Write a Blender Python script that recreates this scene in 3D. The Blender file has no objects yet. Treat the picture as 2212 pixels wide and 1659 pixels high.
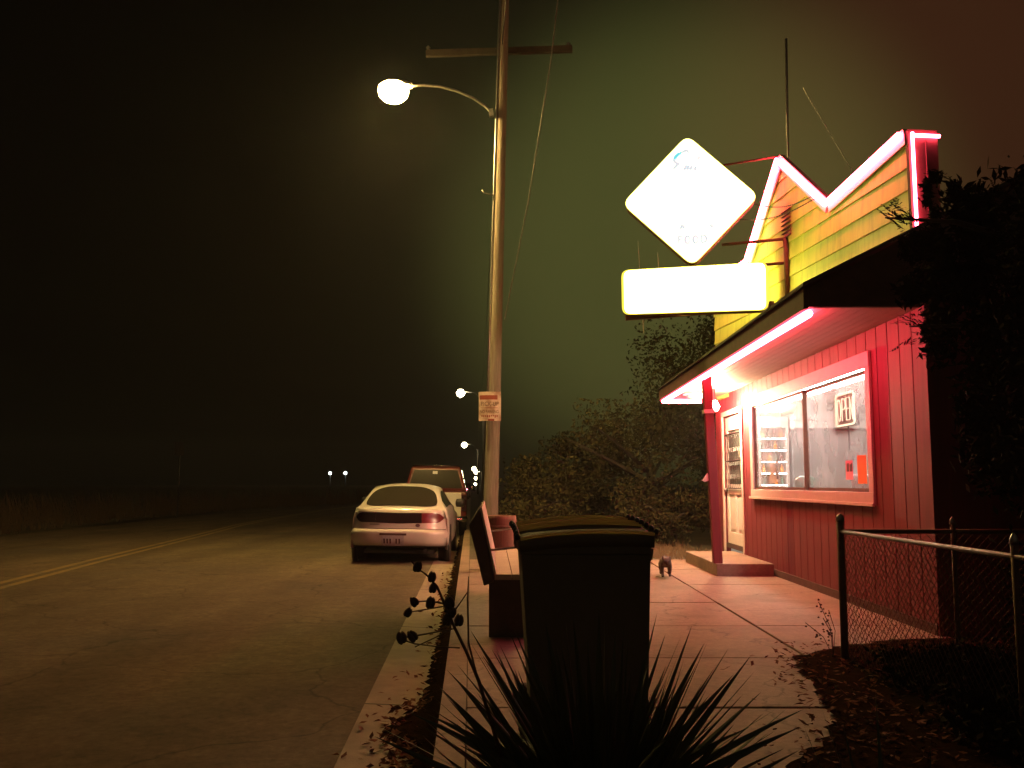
import bpy, bmesh, math, random
from mathutils import Vector, Matrix
random.seed(7)
C = bpy.context.scene.collection
sc = bpy.context.scene
R = math.radians

# ------------------------------------------------------------------ camera, world, exposure
EYE = 1.20                      # metres above the pavement
FPX, CX, CY, HZ = 1990.0, 1106.0, 829.5, 1045.0     # photo measured at 2212 x 1659
PITCH = math.atan((HZ - CY) / FPX)
cam = bpy.data.cameras.new('camera'); cam.sensor_width = 36; cam.lens = 36 * FPX / 2212
cam.clip_start = 0.05; cam.clip_end = 2000
camo = bpy.data.objects.new('camera', cam); C.objects.link(camo)
camo.location = (0, 0, EYE); camo.rotation_euler = (R(90) + PITCH, 0, 0)
sc.camera = camo

w = bpy.data.worlds.new('World'); sc.world = w; w.use_nodes = True
nt = w.node_tree; nt.nodes.clear()
def nn(t, typ, **k):
    n = t.nodes.new(typ)
    for a, v in k.items(): setattr(n, a, v)
    return n
# night sky: olive and red lobes painted round sign and neon, imitating lens glare
tc = nn(nt, 'ShaderNodeTexCoord')
def lobe(d, lo, hi, col):
    dn = nn(nt, 'ShaderNodeVectorMath', operation='DOT_PRODUCT'); dn.inputs[1].default_value = Vector(d).normalized()
    nt.links.new(tc.outputs['Generated'], dn.inputs[0])
    mr = nn(nt, 'ShaderNodeMapRange', interpolation_type='SMOOTHERSTEP')
    mr.inputs['From Min'].default_value = lo; mr.inputs['From Max'].default_value = hi
    nt.links.new(dn.outputs['Value'], mr.inputs['Value'])
    mx = nn(nt, 'ShaderNodeVectorMath', operation='SCALE'); mx.inputs[0].default_value = col
    nt.links.new(mr.outputs['Result'], mx.inputs['Scale'])
    return mx.outputs[0]
def vadd(a, b):
    n = nn(nt, 'ShaderNodeVectorMath', operation='ADD'); nt.links.new(a, n.inputs[0]); nt.links.new(b, n.inputs[1]); return n.outputs[0]
sky = nn(nt, 'ShaderNodeTexSky', sky_type='NISHITA', sun_disc=False, sun_elevation=R(-8), sun_rotation=R(200))
sk = nn(nt, 'ShaderNodeVectorMath', operation='SCALE'); sk.inputs['Scale'].default_value = 0.02
nt.links.new(sky.outputs[0], sk.inputs[0])
acc = vadd(lobe((0.24, 1, 0.3), 0.87, 1.0, (.0080, .0072, .0026)), sk.outputs[0])
acc = vadd(acc, lobe((0.19, 1, 0.25), 0.948, 1.0, (.056, .060, .015)))
acc = vadd(acc, lobe((0.52, 1, 0.36), 0.93, 1.0, (.032, .0078, .0036)))
acc = vadd(acc, lobe((0, -1, 0.35), 0.1, 1.0, (.046, .034, .021)))      # glow of the town behind
base = nn(nt, 'ShaderNodeVectorMath', operation='ADD'); base.inputs[1].default_value = (.0004, .0004, .0003)
nt.links.new(acc, base.inputs[0])
bg = nn(nt, 'ShaderNodeBackground'); bg.inputs['Strength'].default_value = 1.0
nt.links.new(base.outputs[0], bg.inputs['Color'])
wo = nn(nt, 'ShaderNodeOutputWorld'); nt.links.new(bg.outputs[0], wo.inputs['Surface'])

sc.view_settings.view_transform = 'Standard'; sc.view_settings.look = 'None'
sc.view_settings.exposure = 0.0; sc.view_settings.gamma = 1.0; sc.view_settings.use_curve_mapping = False
sc.render.engine = 'CYCLES'
cy = sc.cycles
cy.max_bounces = 6; cy.diffuse_bounces = 3; cy.glossy_bounces = 3; cy.transmission_bounces = 4
cy.transparent_max_bounces = 12; cy.volume_bounces = 0
cy.sample_clamp_indirect = 3.0; cy.caustics_reflective = False; cy.caustics_refractive = False
cy.use_denoising = True
try: cy.denoiser = 'OPENIMAGEDENOISE'
except Exception: pass
ADDED_HAZE = 0.0006

# ------------------------------------------------------------------ geometry helpers
cp, sp_ = math.cos(PITCH), math.sin(PITCH)
def ray(px, py):
    x, y = (px - CX) / FPX, (CY - py) / FPX
    return Vector((x, cp - y * sp_, sp_ + y * cp))
def G(px, py, z=0.0):           # where a sight line meets the level z
    d = ray(px, py); t = (z - EYE) / d.z
    return Vector((d.x * t, d.y * t, z))
def D(px, py, Y):               # ... meets distance Y
    d = ray(px, py); t = Y / d.y
    return Vector((d.x * t, Y, EYE + d.z * t))
class Plane:                    # a vertical plane through two ground points; s runs from a to b
    def __init__(s, a, b):
        s.a = Vector((a[0], a[1], 0)); b = Vector((b[0], b[1], 0))
        s.L = (b - s.a).length; s.u = (b - s.a).normalized(); s.n = Vector((-s.u.y, s.u.x, 0))
    def p(s, t, z, off=0.0): return s.a + s.u * t + s.n * off + Vector((0, 0, z))
    def hit(s, px, py):
        d = ray(px, py); o = Vector((0, 0, EYE))
        k = (s.a - o).dot(s.n) / d.dot(s.n); q = o + d * k
        return ((q - s.a).dot(s.u), q.z)
class MB:
    def __init__(s): s.v = []; s.f = []; s.sm = []
    def face(s, pts, smooth=False):
        i = len(s.v); s.v += [tuple(p) for p in pts]; s.f.append(tuple(range(i, i + len(pts)))); s.sm.append(smooth)
    def hexa(s, p):             # p: 8 corners, bottom ring then top ring
        i = len(s.v); s.v += [tuple(q) for q in p]
        for f in ((3,2,1,0),(4,5,6,7),(0,1,5,4),(1,2,6,5),(2,3,7,6),(3,0,4,7)):
            s.f.append(tuple(i + k for k in f)); s.sm.append(False)
    def box(s, x0, x1, y0, y1, z0, z1, M=None):
        p = [Vector(q) for q in ((x0,y0,z0),(x1,y0,z0),(x1,y1,z0),(x0,y1,z0),(x0,y0,z1),(x1,y0,z1),(x1,y1,z1),(x0,y1,z1))]
        if M is not None: p = [M @ q for q in p]
        s.hexa(p)
    def slab(s, P, s0, s1, z0, z1, o0, o1):      # a box on a Plane
        s.hexa([P.p(s0,z0,o0),P.p(s1,z0,o0),P.p(s1,z0,o1),P.p(s0,z0,o1),P.p(s0,z1,o0),P.p(s1,z1,o0),P.p(s1,z1,o1),P.p(s0,z1,o1)])
    def beam(s, a, b, wx, wz, up=(0,0,1)):
        a, b = Vector(a), Vector(b); d = (b - a).normalized(); u = Vector(up)
        x = d.cross(u)
        if x.length < 1e-4: x = d.cross(Vector((0,1,0)))
        x.normalize(); z = x.cross(d)
        x *= wx / 2; z *= wz / 2
        s.hexa([a-x-z, a+x-z, b+x-z, b-x-z, a-x+z, a+x+z, b+x+z, b-x+z])
    def tube(s, pts, r, n=6, closed=False, cap=True):
        pts = [Vector(p) for p in pts]; m = len(pts)
        rs = r if isinstance(r, (list, tuple)) else [r] * m
        base = len(s.v); prev = None
        for k, p in enumerate(pts):
            if closed: d = pts[(k+1) % m] - pts[k-1]
            else: d = pts[min(k+1, m-1)] - pts[max(k-1, 0)]
            d = d.normalized() if d.length > 1e-9 else Vector((0,0,1))
            if prev is None:
                x = d.cross(Vector((0,0,1)))
                if x.length < 1e-3: x = d.cross(Vector((1,0,0)))
            else:
                x = prev - d * prev.dot(d)
                if x.length < 1e-6: x = d.cross(Vector((0,0,1)))
            x.normalize(); prev = x; y = d.cross(x)
            for j in range(n):
                a = 2 * math.pi * j / n
                s.v.append(tuple(p + (x * math.cos(a) + y * math.sin(a)) * rs[k]))
        for k in range(m if closed else m - 1):
            for j in range(n):
                a0, a1 = base + k * n, base + ((k+1) % m) * n
                s.f.append((a0 + j, a0 + (j+1) % n, a1 + (j+1) % n, a1 + j)); s.sm.append(n > 5)
        if cap and not closed:
            s.f.append(tuple(base + j for j in reversed(range(n)))); s.sm.append(False)
            s.f.append(tuple(base + (m-1)*n + j for j in range(n))); s.sm.append(False)
    def lathe(s, prof, n=20, M=None, smooth=True):      # prof: (r, z)
        base = len(s.v); M = M or Matrix.Identity(4)
        for r, z in prof:
            for j in range(n):
                a = 2*math.pi*j/n; s.v.append(tuple(M @ Vector((r*math.cos(a), r*math.sin(a), z))))
        for k in range(len(prof)-1):
            for j in range(n):
                s.f.append((base+k*n+j, base+k*n+(j+1)%n, base+(k+1)*n+(j+1)%n, base+(k+1)*n+j)); s.sm.append(smooth)
        s.f.append(tuple(base+j for j in reversed(range(n)))); s.sm.append(False)
        s.f.append(tuple(base+(len(prof)-1)*n+j for j in range(n))); s.sm.append(False)
    def grid(s, fn, us, vs, smooth=True, flip=False):
        base = len(s.v); n = len(vs)
        for u in us:
            for v in vs: s.v.append(tuple(fn(u, v)))
        for i in range(len(us)-1):
            for j in range(n-1):
                q = (base+i*n+j, base+i*n+j+1, base+(i+1)*n+j+1, base+(i+1)*n+j)
                s.f.append(q[::-1] if flip else q); s.sm.append(smooth)
    def prism(s, pts, d):       # polygon pts extruded by vector d
        pts = [Vector(p) for p in pts]; d = Vector(d); i = len(s.v); n = len(pts)
        s.v += [tuple(p) for p in pts] + [tuple(p + d) for p in pts]
        s.f.append(tuple(range(i, i+n))); s.f.append(tuple(range(i+2*n-1, i+n-1, -1))); s.sm += [False, False]
        for k in range(n):
            s.f.append((i+k, i+n+k, i+n+(k+1)%n, i+(k+1)%n)); s.sm.append(False)
    def build(s, name, m, parent=None, bevel=0, loc=None, fix=True):
        me = bpy.data.meshes.new(name); me.from_pydata(s.v, [], s.f)
        me.polygons.foreach_set('use_smooth', s.sm); me.materials.append(m); me.update()
        if fix:
            bm = bmesh.new(); bm.from_mesh(me)
            bmesh.ops.remove_doubles(bm, verts=bm.verts, dist=1e-5)
            bmesh.ops.recalc_face_normals(bm, faces=bm.faces); bm.to_mesh(me); bm.free()
        o = bpy.data.objects.new(name, me); C.objects.link(o)
        if loc is not None: o.location = loc
        if parent is not None:
            o.parent = parent
            if loc is None: o.matrix_parent_inverse = world(parent).inverted()
        if bevel:
            b = o.modifiers.new('bevel', 'BEVEL'); b.width = bevel; b.segments = 2; b.limit_method = 'ANGLE'
        return o
def world(o):
    m = o.matrix_basis.copy()
    if o.parent: m = world(o.parent) @ o.matrix_parent_inverse @ m
    return m
def tag(o, label=None, cat=None, group=None, kind=None):
    if label: o['label'] = label
    if cat: o['category'] = cat
    if group: o['group'] = group
    if kind: o['kind'] = kind
    return o
def thing(name, loc, label, cat, group=None):
    o = bpy.data.objects.new(name, None); C.objects.link(o); o.location = loc; o.empty_display_size = .1
    return tag(o, label, cat, group)
def copy_tree(o, parent=None):
    c = o.copy(); C.objects.link(c)
    if parent: c.parent = parent
    for ch in [x for x in bpy.data.objects if x.parent == o]: copy_tree(ch, c)
    return c

# ------------------------------------------------------------------ materials
def mat(name, col, rough=.7, metal=0., var=.25, scale=6., bump=.0, bscale=60., spec=.5, dirt=None, dscale=2., stretch=None, coat=0.):
    m = bpy.data.materials.new(name); m.use_nodes = True; t = m.node_tree; b = t.nodes['Principled BSDF']
    b.inputs['Roughness'].default_value = rough; b.inputs['Metallic'].default_value = metal
    b.inputs['Specular IOR Level'].default_value = spec; b.inputs['Coat Weight'].default_value = coat
    co = nn(t, 'ShaderNodeTexCoord'); vec = co.outputs['Object']
    if stretch:
        mp = nn(t, 'ShaderNodeMapping'); mp.inputs['Scale'].default_value = stretch; t.links.new(vec, mp.inputs['Vector']); vec = mp.outputs[0]
    n = nn(t, 'ShaderNodeTexNoise'); n.inputs['Scale'].default_value = scale; n.inputs['Detail'].default_value = 8; n.inputs['Roughness'].default_value = .65
    t.links.new(vec, n.inputs['Vector'])
    r = nn(t, 'ShaderNodeMapRange'); r.inputs['From Min'].default_value = .25; r.inputs['From Max'].default_value = .75
    r.inputs['To Min'].default_value = 1 - var; r.inputs['To Max'].default_value = 1 + var
    t.links.new(n.outputs['Fac'], r.inputs['Value'])
    mu = nn(t, 'ShaderNodeVectorMath', operation='SCALE'); mu.inputs[0].default_value = col[:3]; t.links.new(r.outputs[0], mu.inputs['Scale'])
    out = mu.outputs[0]
    if dirt:
        n2 = nn(t, 'ShaderNodeTexNoise'); n2.inputs['Scale'].default_value = dscale; n2.inputs['Detail'].default_value = 6; t.links.new(vec, n2.inputs['Vector'])
        r2 = nn(t, 'ShaderNodeMapRange'); r2.inputs['From Min'].default_value = .5; r2.inputs['From Max'].default_value = .72; t.links.new(n2.outputs['Fac'], r2.inputs['Value'])
        mx = nn(t, 'ShaderNodeMix', data_type='RGBA'); mx.inputs['B'].default_value = (*dirt, 1)
        t.links.new(r2.outputs[0], mx.inputs['Factor']); t.links.new(out, mx.inputs['A']); out = mx.outputs['Result']
    t.links.new(out, b.inputs['Base Color'])
    if bump:
        nb = nn(t, 'ShaderNodeTexNoise'); nb.inputs['Scale'].default_value = bscale; nb.inputs['Detail'].default_value = 6; t.links.new(vec, nb.inputs['Vector'])
        bp = nn(t, 'ShaderNodeBump'); bp.inputs['Strength'].default_value = bump; bp.inputs['Distance'].default_value = .01
        t.links.new(nb.outputs['Fac'], bp.inputs['Height']); t.links.new(bp.outputs[0], b.inputs['Normal'])
    return m
def emit(name, col, s):
    m = bpy.data.materials.new(name); m.use_nodes = True; b = m.node_tree.nodes['Principled BSDF']
    b.inputs['Base Color'].default_value = (.3, .3, .3, 1); b.inputs['Emission Color'].default_value = (*col, 1); b.inputs['Emission Strength'].default_value = s
    return m
def lamp_down(name, col, s):
    m = emit(name, col, s); t = m.node_tree; b = t.nodes['Principled BSDF']
    g = nn(t, 'ShaderNodeNewGeometry'); x = nn(t, 'ShaderNodeSeparateXYZ'); t.links.new(g.outputs['True Normal'], x.inputs[0])
    r = nn(t, 'ShaderNodeMapRange', interpolation_type='SMOOTHSTEP'); r.inputs['From Min'].default_value = -.30; r.inputs['From Max'].default_value = -1.05
    r.inputs['To Min'].default_value = s*.06; r.inputs['To Max'].default_value = s
    t.links.new(x.outputs['Z'], r.inputs['Value']); t.links.new(r.outputs[0], b.inputs['Emission Strength']); return m
def glass(name, tint=(1,1,1), refl=.12, rough=.02, milk=0.):
    m = bpy.data.materials.new(name); m.use_nodes = True; t = m.node_tree; t.nodes.remove(t.nodes['Principled BSDF'])
    a = nn(t, 'ShaderNodeBsdfTransparent'); a.inputs[0].default_value = (*tint, 1)
    g = nn(t, 'ShaderNodeBsdfGlossy'); g.inputs['Roughness'].default_value = rough
    f = nn(t, 'ShaderNodeLayerWeight'); f.inputs['Blend'].default_value = .5
    pw_ = nn(t, 'ShaderNodeMath', operation='POWER'); pw_.inputs[1].default_value = 3.5; t.links.new(f.outputs['Facing'], pw_.inputs[0])
    ml_ = nn(t, 'ShaderNodeMath', operation='MULTIPLY'); ml_.inputs[1].default_value = .42; t.links.new(pw_.outputs[0], ml_.inputs[0])
    ad = nn(t, 'ShaderNodeMath', operation='ADD', use_clamp=True); ad.inputs[1].default_value = refl; t.links.new(ml_.outputs[0], ad.inputs[0])
    mx = nn(t, 'ShaderNodeMixShader'); t.links.new(ad.outputs[0], mx.inputs[0]); t.links.new(a.outputs[0], mx.inputs[1]); t.links.new(g.outputs[0], mx.inputs[2])
    if milk:  # milky look of the pane, mixed in as a pale diffuse layer
        df = nn(t, 'ShaderNodeBsdfDiffuse'); df.inputs[0].default_value = (.75,.72,.68,1)
        tl_ = nn(t, 'ShaderNodeBsdfTranslucent'); tl_.inputs[0].default_value = (.75,.72,.68,1)
        md = nn(t, 'ShaderNodeMixShader'); md.inputs[0].default_value = .6; t.links.new(df.outputs[0], md.inputs[1]); t.links.new(tl_.outputs[0], md.inputs[2])
        co = nn(t, 'ShaderNodeTexCoord'); nz = nn(t, 'ShaderNodeTexNoise'); nz.inputs['Scale'].default_value = 2.2; nz.inputs['Detail'].default_value = 5; t.links.new(co.outputs['Object'], nz.inputs['Vector'])
        rr_ = nn(t, 'ShaderNodeMapRange'); rr_.inputs['From Min'].default_value = .3; rr_.inputs['From Max'].default_value = .75; rr_.inputs['To Min'].default_value = milk*.6; rr_.inputs['To Max'].default_value = milk*1.6; t.links.new(nz.outputs['Fac'], rr_.inputs['Value'])
        m2 = nn(t, 'ShaderNodeMixShader'); t.links.new(rr_.outputs[0], m2.inputs[0]); t.links.new(mx.outputs[0], m2.inputs[1]); t.links.new(md.outputs[0], m2.inputs[2]); mx = m2
    t.links.new(mx.outputs[0], t.nodes['Material Output'].inputs['Surface'])
    return m
def asphalt_mat():
    m = mat('asphalt', (.090,.066,.041), .9, var=.22, scale=140, bump=.5, bscale=260, dirt=(.060,.050,.038), dscale=.45, spec=.3)
    t = m.node_tree; b = t.nodes['Principled BSDF']; src = b.inputs['Base Color'].links[0].from_socket
    co = nn(t, 'ShaderNodeTexCoord'); nz = nn(t, 'ShaderNodeTexNoise'); nz.inputs['Scale'].default_value = .9; nz.inputs['Detail'].default_value = 5
    t.links.new(co.outputs['Object'], nz.inputs['Vector'])
    ad = nn(t, 'ShaderNodeMix', data_type='VECTOR'); ad.inputs['Factor'].default_value = .55
    t.links.new(co.outputs['Object'], ad.inputs['A']); t.links.new(nz.outputs['Color'], ad.inputs['B'])
    v = nn(t, 'ShaderNodeTexVoronoi', feature='DISTANCE_TO_EDGE'); v.inputs['Scale'].default_value = 1.1; t.links.new(ad.outputs['Result'], v.inputs['Vector'])
    r = nn(t, 'ShaderNodeMapRange'); r.inputs['From Max'].default_value = .010; r.inputs['To Min'].default_value = .5; t.links.new(v.outputs['Distance'], r.inputs['Value'])
    # paler tyre-polished and tar-darkened long bands
    n3 = nn(t, 'ShaderNodeTexNoise'); n3.inputs['Scale'].default_value = 1; n3.inputs['Detail'].default_value = 5
    mp = nn(t, 'ShaderNodeMapping'); mp.inputs['Scale'].default_value = (1.3, .22, 1); t.links.new(co.outputs['Object'], mp.inputs['Vector']); t.links.new(mp.outputs[0], n3.inputs['Vector'])
    r3 = nn(t, 'ShaderNodeMapRange'); r3.inputs['From Min'].default_value = .3; r3.inputs['From Max'].default_value = .7; r3.inputs['To Min'].default_value = .72; r3.inputs['To Max'].default_value = 1.3; t.links.new(n3.outputs['Fac'], r3.inputs['Value'])
    mm = nn(t, 'ShaderNodeMath', operation='MULTIPLY'); t.links.new(r.outputs[0], mm.inputs[0]); t.links.new(r3.outputs[0], mm.inputs[1])
    for sc_, lo_, hi_ in ((17., .62, 1.42), (3.2, .74, 1.26)):
        n4 = nn(t, 'ShaderNodeTexNoise'); n4.inputs['Scale'].default_value = sc_; n4.inputs['Detail'].default_value = 7; n4.inputs['Roughness'].default_value = .75; t.links.new(co.outputs['Object'], n4.inputs['Vector'])
        r4 = nn(t, 'ShaderNodeMapRange'); r4.inputs['From Min'].default_value = .3; r4.inputs['From Max'].default_value = .7; r4.inputs['To Min'].default_value = lo_; r4.inputs['To Max'].default_value = hi_; t.links.new(n4.outputs['Fac'], r4.inputs['Value'])
        m4 = nn(t, 'ShaderNodeMath', operation='MULTIPLY'); t.links.new(mm.outputs[0], m4.inputs[0]); t.links.new(r4.outputs[0], m4.inputs[1]); mm = m4
    s = nn(t, 'ShaderNodeVectorMath', operation='SCALE'); t.links.new(src, s.inputs[0]); t.links.new(mm.outputs[0], s.inputs['Scale'])
    t.links.new(s.outputs[0], b.inputs['Base Color'])
    return m
M_ASPH = asphalt_mat()
M_CONC = mat('concrete', (.215,.150,.108), .9, var=.16, scale=9, bump=.25, bscale=150, dirt=(.14,.097,.068), dscale=1.3)
def cracks(m, sc_, wd_, lo_):
    t = m.node_tree; b = t.nodes['Principled BSDF']; src = b.inputs['Base Color'].links[0].from_socket
    co = nn(t, 'ShaderNodeTexCoord'); nz = nn(t, 'ShaderNodeTexNoise'); nz.inputs['Scale'].default_value = 1.6; nz.inputs['Detail'].default_value = 6; t.links.new(co.outputs['Object'], nz.inputs['Vector'])
    ad = nn(t, 'ShaderNodeMix', data_type='VECTOR'); ad.inputs['Factor'].default_value = .5; t.links.new(co.outputs['Object'], ad.inputs['A']); t.links.new(nz.outputs['Color'], ad.inputs['B'])
    v = nn(t, 'ShaderNodeTexVoronoi', feature='DISTANCE_TO_EDGE'); v.inputs['Scale'].default_value = sc_; t.links.new(ad.outputs['Result'], v.inputs['Vector'])
    r = nn(t, 'ShaderNodeMapRange'); r.inputs['From Max'].default_value = wd_; r.inputs['To Min'].default_value = lo_; t.links.new(v.outputs['Distance'], r.inputs['Value'])
    n4 = nn(t, 'ShaderNodeTexNoise'); n4.inputs['Scale'].default_value = 22; n4.inputs['Detail'].default_value = 7; n4.inputs['Roughness'].default_value = .75; t.links.new(co.outputs['Object'], n4.inputs['Vector'])
    r4 = nn(t, 'ShaderNodeMapRange'); r4.inputs['From Min'].default_value = .3; r4.inputs['From Max'].default_value = .7; r4.inputs['To Min'].default_value = .78; r4.inputs['To Max'].default_value = 1.2; t.links.new(n4.outputs['Fac'], r4.inputs['Value'])
    mm = nn(t, 'ShaderNodeMath', operation='MULTIPLY'); t.links.new(r.outputs[0], mm.inputs[0]); t.links.new(r4.outputs[0], mm.inputs[1])
    k = nn(t, 'ShaderNodeVectorMath', operation='SCALE'); t.links.new(src, k.inputs[0]); t.links.new(mm.outputs[0], k.inputs['Scale']); t.links.new(k.outputs[0], b.inputs['Base Color'])
cracks(M_CONC, .8, .006, .55)
M_GUT = mat('gutter_concrete', (.235,.185,.135), .9, var=.2, scale=7, bump=.3, bscale=120, dirt=(.16,.125,.09), dscale=1.6)
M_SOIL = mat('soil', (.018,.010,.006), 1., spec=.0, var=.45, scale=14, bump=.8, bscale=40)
M_GROUND = mat('ground', (.05,.045,.025), .95, var=.4, scale=1.5, bump=.6, bscale=20)
M_JOINT = mat('joint_dirt', (.04,.033,.026), .95)
M_YEL = mat('yellow_paint', (.19,.125,.03), .8, var=.35, scale=12, dirt=(.085,.075,.055), dscale=2.2)
M_RED = mat('red_paint', (.155,.0155,.0225), .65, var=.28, scale=5, bump=.15, bscale=40, stretch=(6,6,.5), dirt=(.115,.013,.016), dscale=2.5)
M_TRIM = mat('trim_paint', (.58,.46,.40), .55, var=.08, scale=9, bump=.08, bscale=60)
M_SIDE = mat('yellow_siding', (.49,.46,.10), .65, var=.16, scale=1.2, bump=.12, bscale=30, stretch=(5,5,.6), dirt=(.35,.34,.09), dscale=3)
M_DKBR = mat('dark_fascia', (.075,.034,.024), .8, var=.3, scale=8, bump=.2)
M_SHING = mat('shingle', (.045,.036,.032), .95, var=.4, scale=18, bump=.6, bscale=40)
M_SOFF = mat('soffit_paint', (.42,.29,.26), .6, var=.08, scale=5)
M_WHITE = mat('white_paint', (.76,.73,.68), .45, var=.06, scale=6)
M_DOORP = mat('door_panel', (.66,.63,.57), .5, var=.05)
M_BLACK = mat('black_metal', (.018,.018,.018), .45, var=.2)
M_RUST = mat('rusty_steel', (.12,.06,.035), .75, metal=.3, var=.4, scale=20)
M_GALV = mat('galvanised', (.30,.29,.27), .42, metal=.9, var=.25, scale=30)
M_WOODP = mat('pole_wood', (.19,.165,.125), .9, var=.35, scale=5, bump=.6, bscale=14, stretch=(9,9,.6), dirt=(.14,.10,.07), dscale=3)
M_NEON = emit('neon_red', (1.0, .052, .095), 86.)
M_SIGNW = emit('sign_cool_white', (.86, 1.0, .36), 5.0)
M_SIGNY = emit('sign_warm_white', (1.0, .90, .15), 19.)
M_SIGNEDGE = emit('sign_edge_yellow', (1.0, .82, .06), 1.2)
M_SLET = emit('sign_letter_grey', (.62, .74, .80), 1.0)
M_SCYAN = emit('sign_letter_cyan', (.10, .75, .85), 1.0)
M_LAMP = lamp_down('sodium_bowl', (1.0, .65, .19), 1900.)
M_FARL = emit('far_lamp', (1.0, .85, .5), 30.)
M_HEADL = emit('far_white_light', (.9, 1.0, .95), 14.)
M_TAILL = emit('far_red_light', (1.0, .25, .35), 10.)
M_FLUO = emit('fluorescent', (1.0, .92, .84), 36.)
M_BULB = emit('flood_bulb', (1.0, .72, .40), 2300.)
M_OPENB = emit('open_border', (1.0, .90, .58), 1.9)
M_OPENL = emit('open_letters', (1.0, .74, .50), 2.2)
M_GLASS = glass('window_glass', (.97,.97,.97), .07, .10, .27)
M_CGLASS = mat('car_glass', (.030,.028,.020), .08, var=.1, spec=.6)
M_CARW = mat('white_car_paint', (.56,.54,.50), .3, var=.04, scale=3, coat=.6)
M_CARR = mat('maroon_paint', (.10,.012,.010), .35, var=.1, coat=.6)
M_TIRE = mat('tyre', (.014,.014,.014), .9)
M_CHROME = mat('chrome', (.5,.5,.5), .15, metal=1., var=.05)
M_REDL = mat('lit_red_lens', (.12,.008,.011), .3, var=.1, coat=.15)
M_DRED = mat('dark_red_lens', (.018,.005,.008), .15, var=.1, coat=.5)
M_BLKP = mat('black_plastic', (.012,.012,.013), .5)
M_CART = mat('cart_plastic', (.10,.085,.062), .75, var=.15, bump=.05, bscale=200)
M_CLID = bpy.data.materials.new('nylon_cord'); M_CLID.use_nodes = True
_t = M_CLID.node_tree; _t.nodes.remove(_t.nodes['Principled BSDF'])
_a = nn(_t, 'ShaderNodeBsdfDiffuse'); _a.inputs[0].default_value = (.50,.45,.28,1); _b = nn(_t, 'ShaderNodeBsdfTranslucent'); _b.inputs[0].default_value = (.62,.56,.32,1)
_m = nn(_t, 'ShaderNodeMixShader'); _m.inputs[0].default_value = .62; _t.links.new(_a.outputs[0], _m.inputs[1]); _t.links.new(_b.outputs[0], _m.inputs[2]); _t.links.new(_m.outputs[0], _t.nodes['Material Output'].inputs['Surface'])
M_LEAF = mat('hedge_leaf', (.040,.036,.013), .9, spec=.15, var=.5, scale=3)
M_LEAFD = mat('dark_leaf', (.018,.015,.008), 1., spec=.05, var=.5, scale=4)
M_BARK = mat('bark', (.03,.022,.015), .9, var=.4, scale=8, bump=.6)
M_YUC = mat('yucca_leaf', (.060,.068,.034), .5, var=.3, scale=6)
M_DRY = mat('dry_stalk', (.085,.055,.032), .9, var=.3, scale=30)
M_DEAD = mat('dead_leaf', (.12,.048,.024), .95, spec=.1, var=.5, scale=25)
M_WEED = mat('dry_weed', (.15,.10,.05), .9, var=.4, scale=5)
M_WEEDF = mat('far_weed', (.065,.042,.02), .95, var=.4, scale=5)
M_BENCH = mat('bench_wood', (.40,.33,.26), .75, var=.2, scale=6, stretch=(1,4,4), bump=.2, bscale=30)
M_BENCHD = mat('shaded_bench_wood', (.07,.048,.038), .85, var=.25, scale=8)  # bench wood darkened to paint the shade on its ends
M_BARREL = mat('barrel_wood', (.16,.085,.05), .85, var=.35, scale=8, stretch=(5,5,.6), bump=.3)
M_ROOMW = mat('room_wall', (.40,.42,.36), .7, var=.05)
M_STEEL = mat('stainless', (.40,.40,.38), .35, metal=.7, var=.08)
M_ROOMC = mat('room_ceiling', (.70,.66,.60), .8)
M_FUR = mat('tabby_fur', (.085,.068,.055), .9, var=.5, scale=40, dirt=(.05,.034,.025), dscale=22, stretch=(.4,1.6,1))
M_ORANGE = mat('orange_paper', (.85,.24,.03), .8, var=.06)
M_PINK = mat('pink_paper', (.80,.34,.45), .8, var=.06)
M_PAPER = mat('buff_paper', (.62,.54,.42), .8, var=.06)
M_INK = mat('ink', (.10,.05,.06), .8)
M_SIGNB = mat('worn_sign_white', (.55,.45,.34), .7, var=.2, scale=14, dirt=(.24,.12,.06), dscale=5)
M_SIGNR = mat('worn_sign_red', (.24,.05,.022), .7, var=.25, scale=14)
M_PLATE = mat('plate_face', (.42,.40,.46), .5, var=.25, scale=25)
M_GREEN = mat('green_glass', (.05,.10,.07), .3)
M_BROWN = mat('brown_cup', (.13,.05,.035), .5)

# ------------------------------------------------------------------ plan of the place
ROADZ = -0.14
KD = -0.0442                    # the kerb drifts left as it recedes
def kerb_x(y): return -0.38 + KD * (y - 4.7)
WALL = Plane(G(2031, 1373), G(1628, 1225))      # red shop wall, s grows with distance
s_far = WALL.hit(1553, 1100)[0]
WALL = Plane(WALL.p(-0.03, 0), WALL.p(s_far, 0)); WL = WALL.L
# u points away from the camera, n points towards the street (-X)
OUT = 1.0 if WALL.n.x < 0 else -1.0
def WP(s, z, o=0.0): return WALL.p(s, z, o * OUT)

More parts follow.
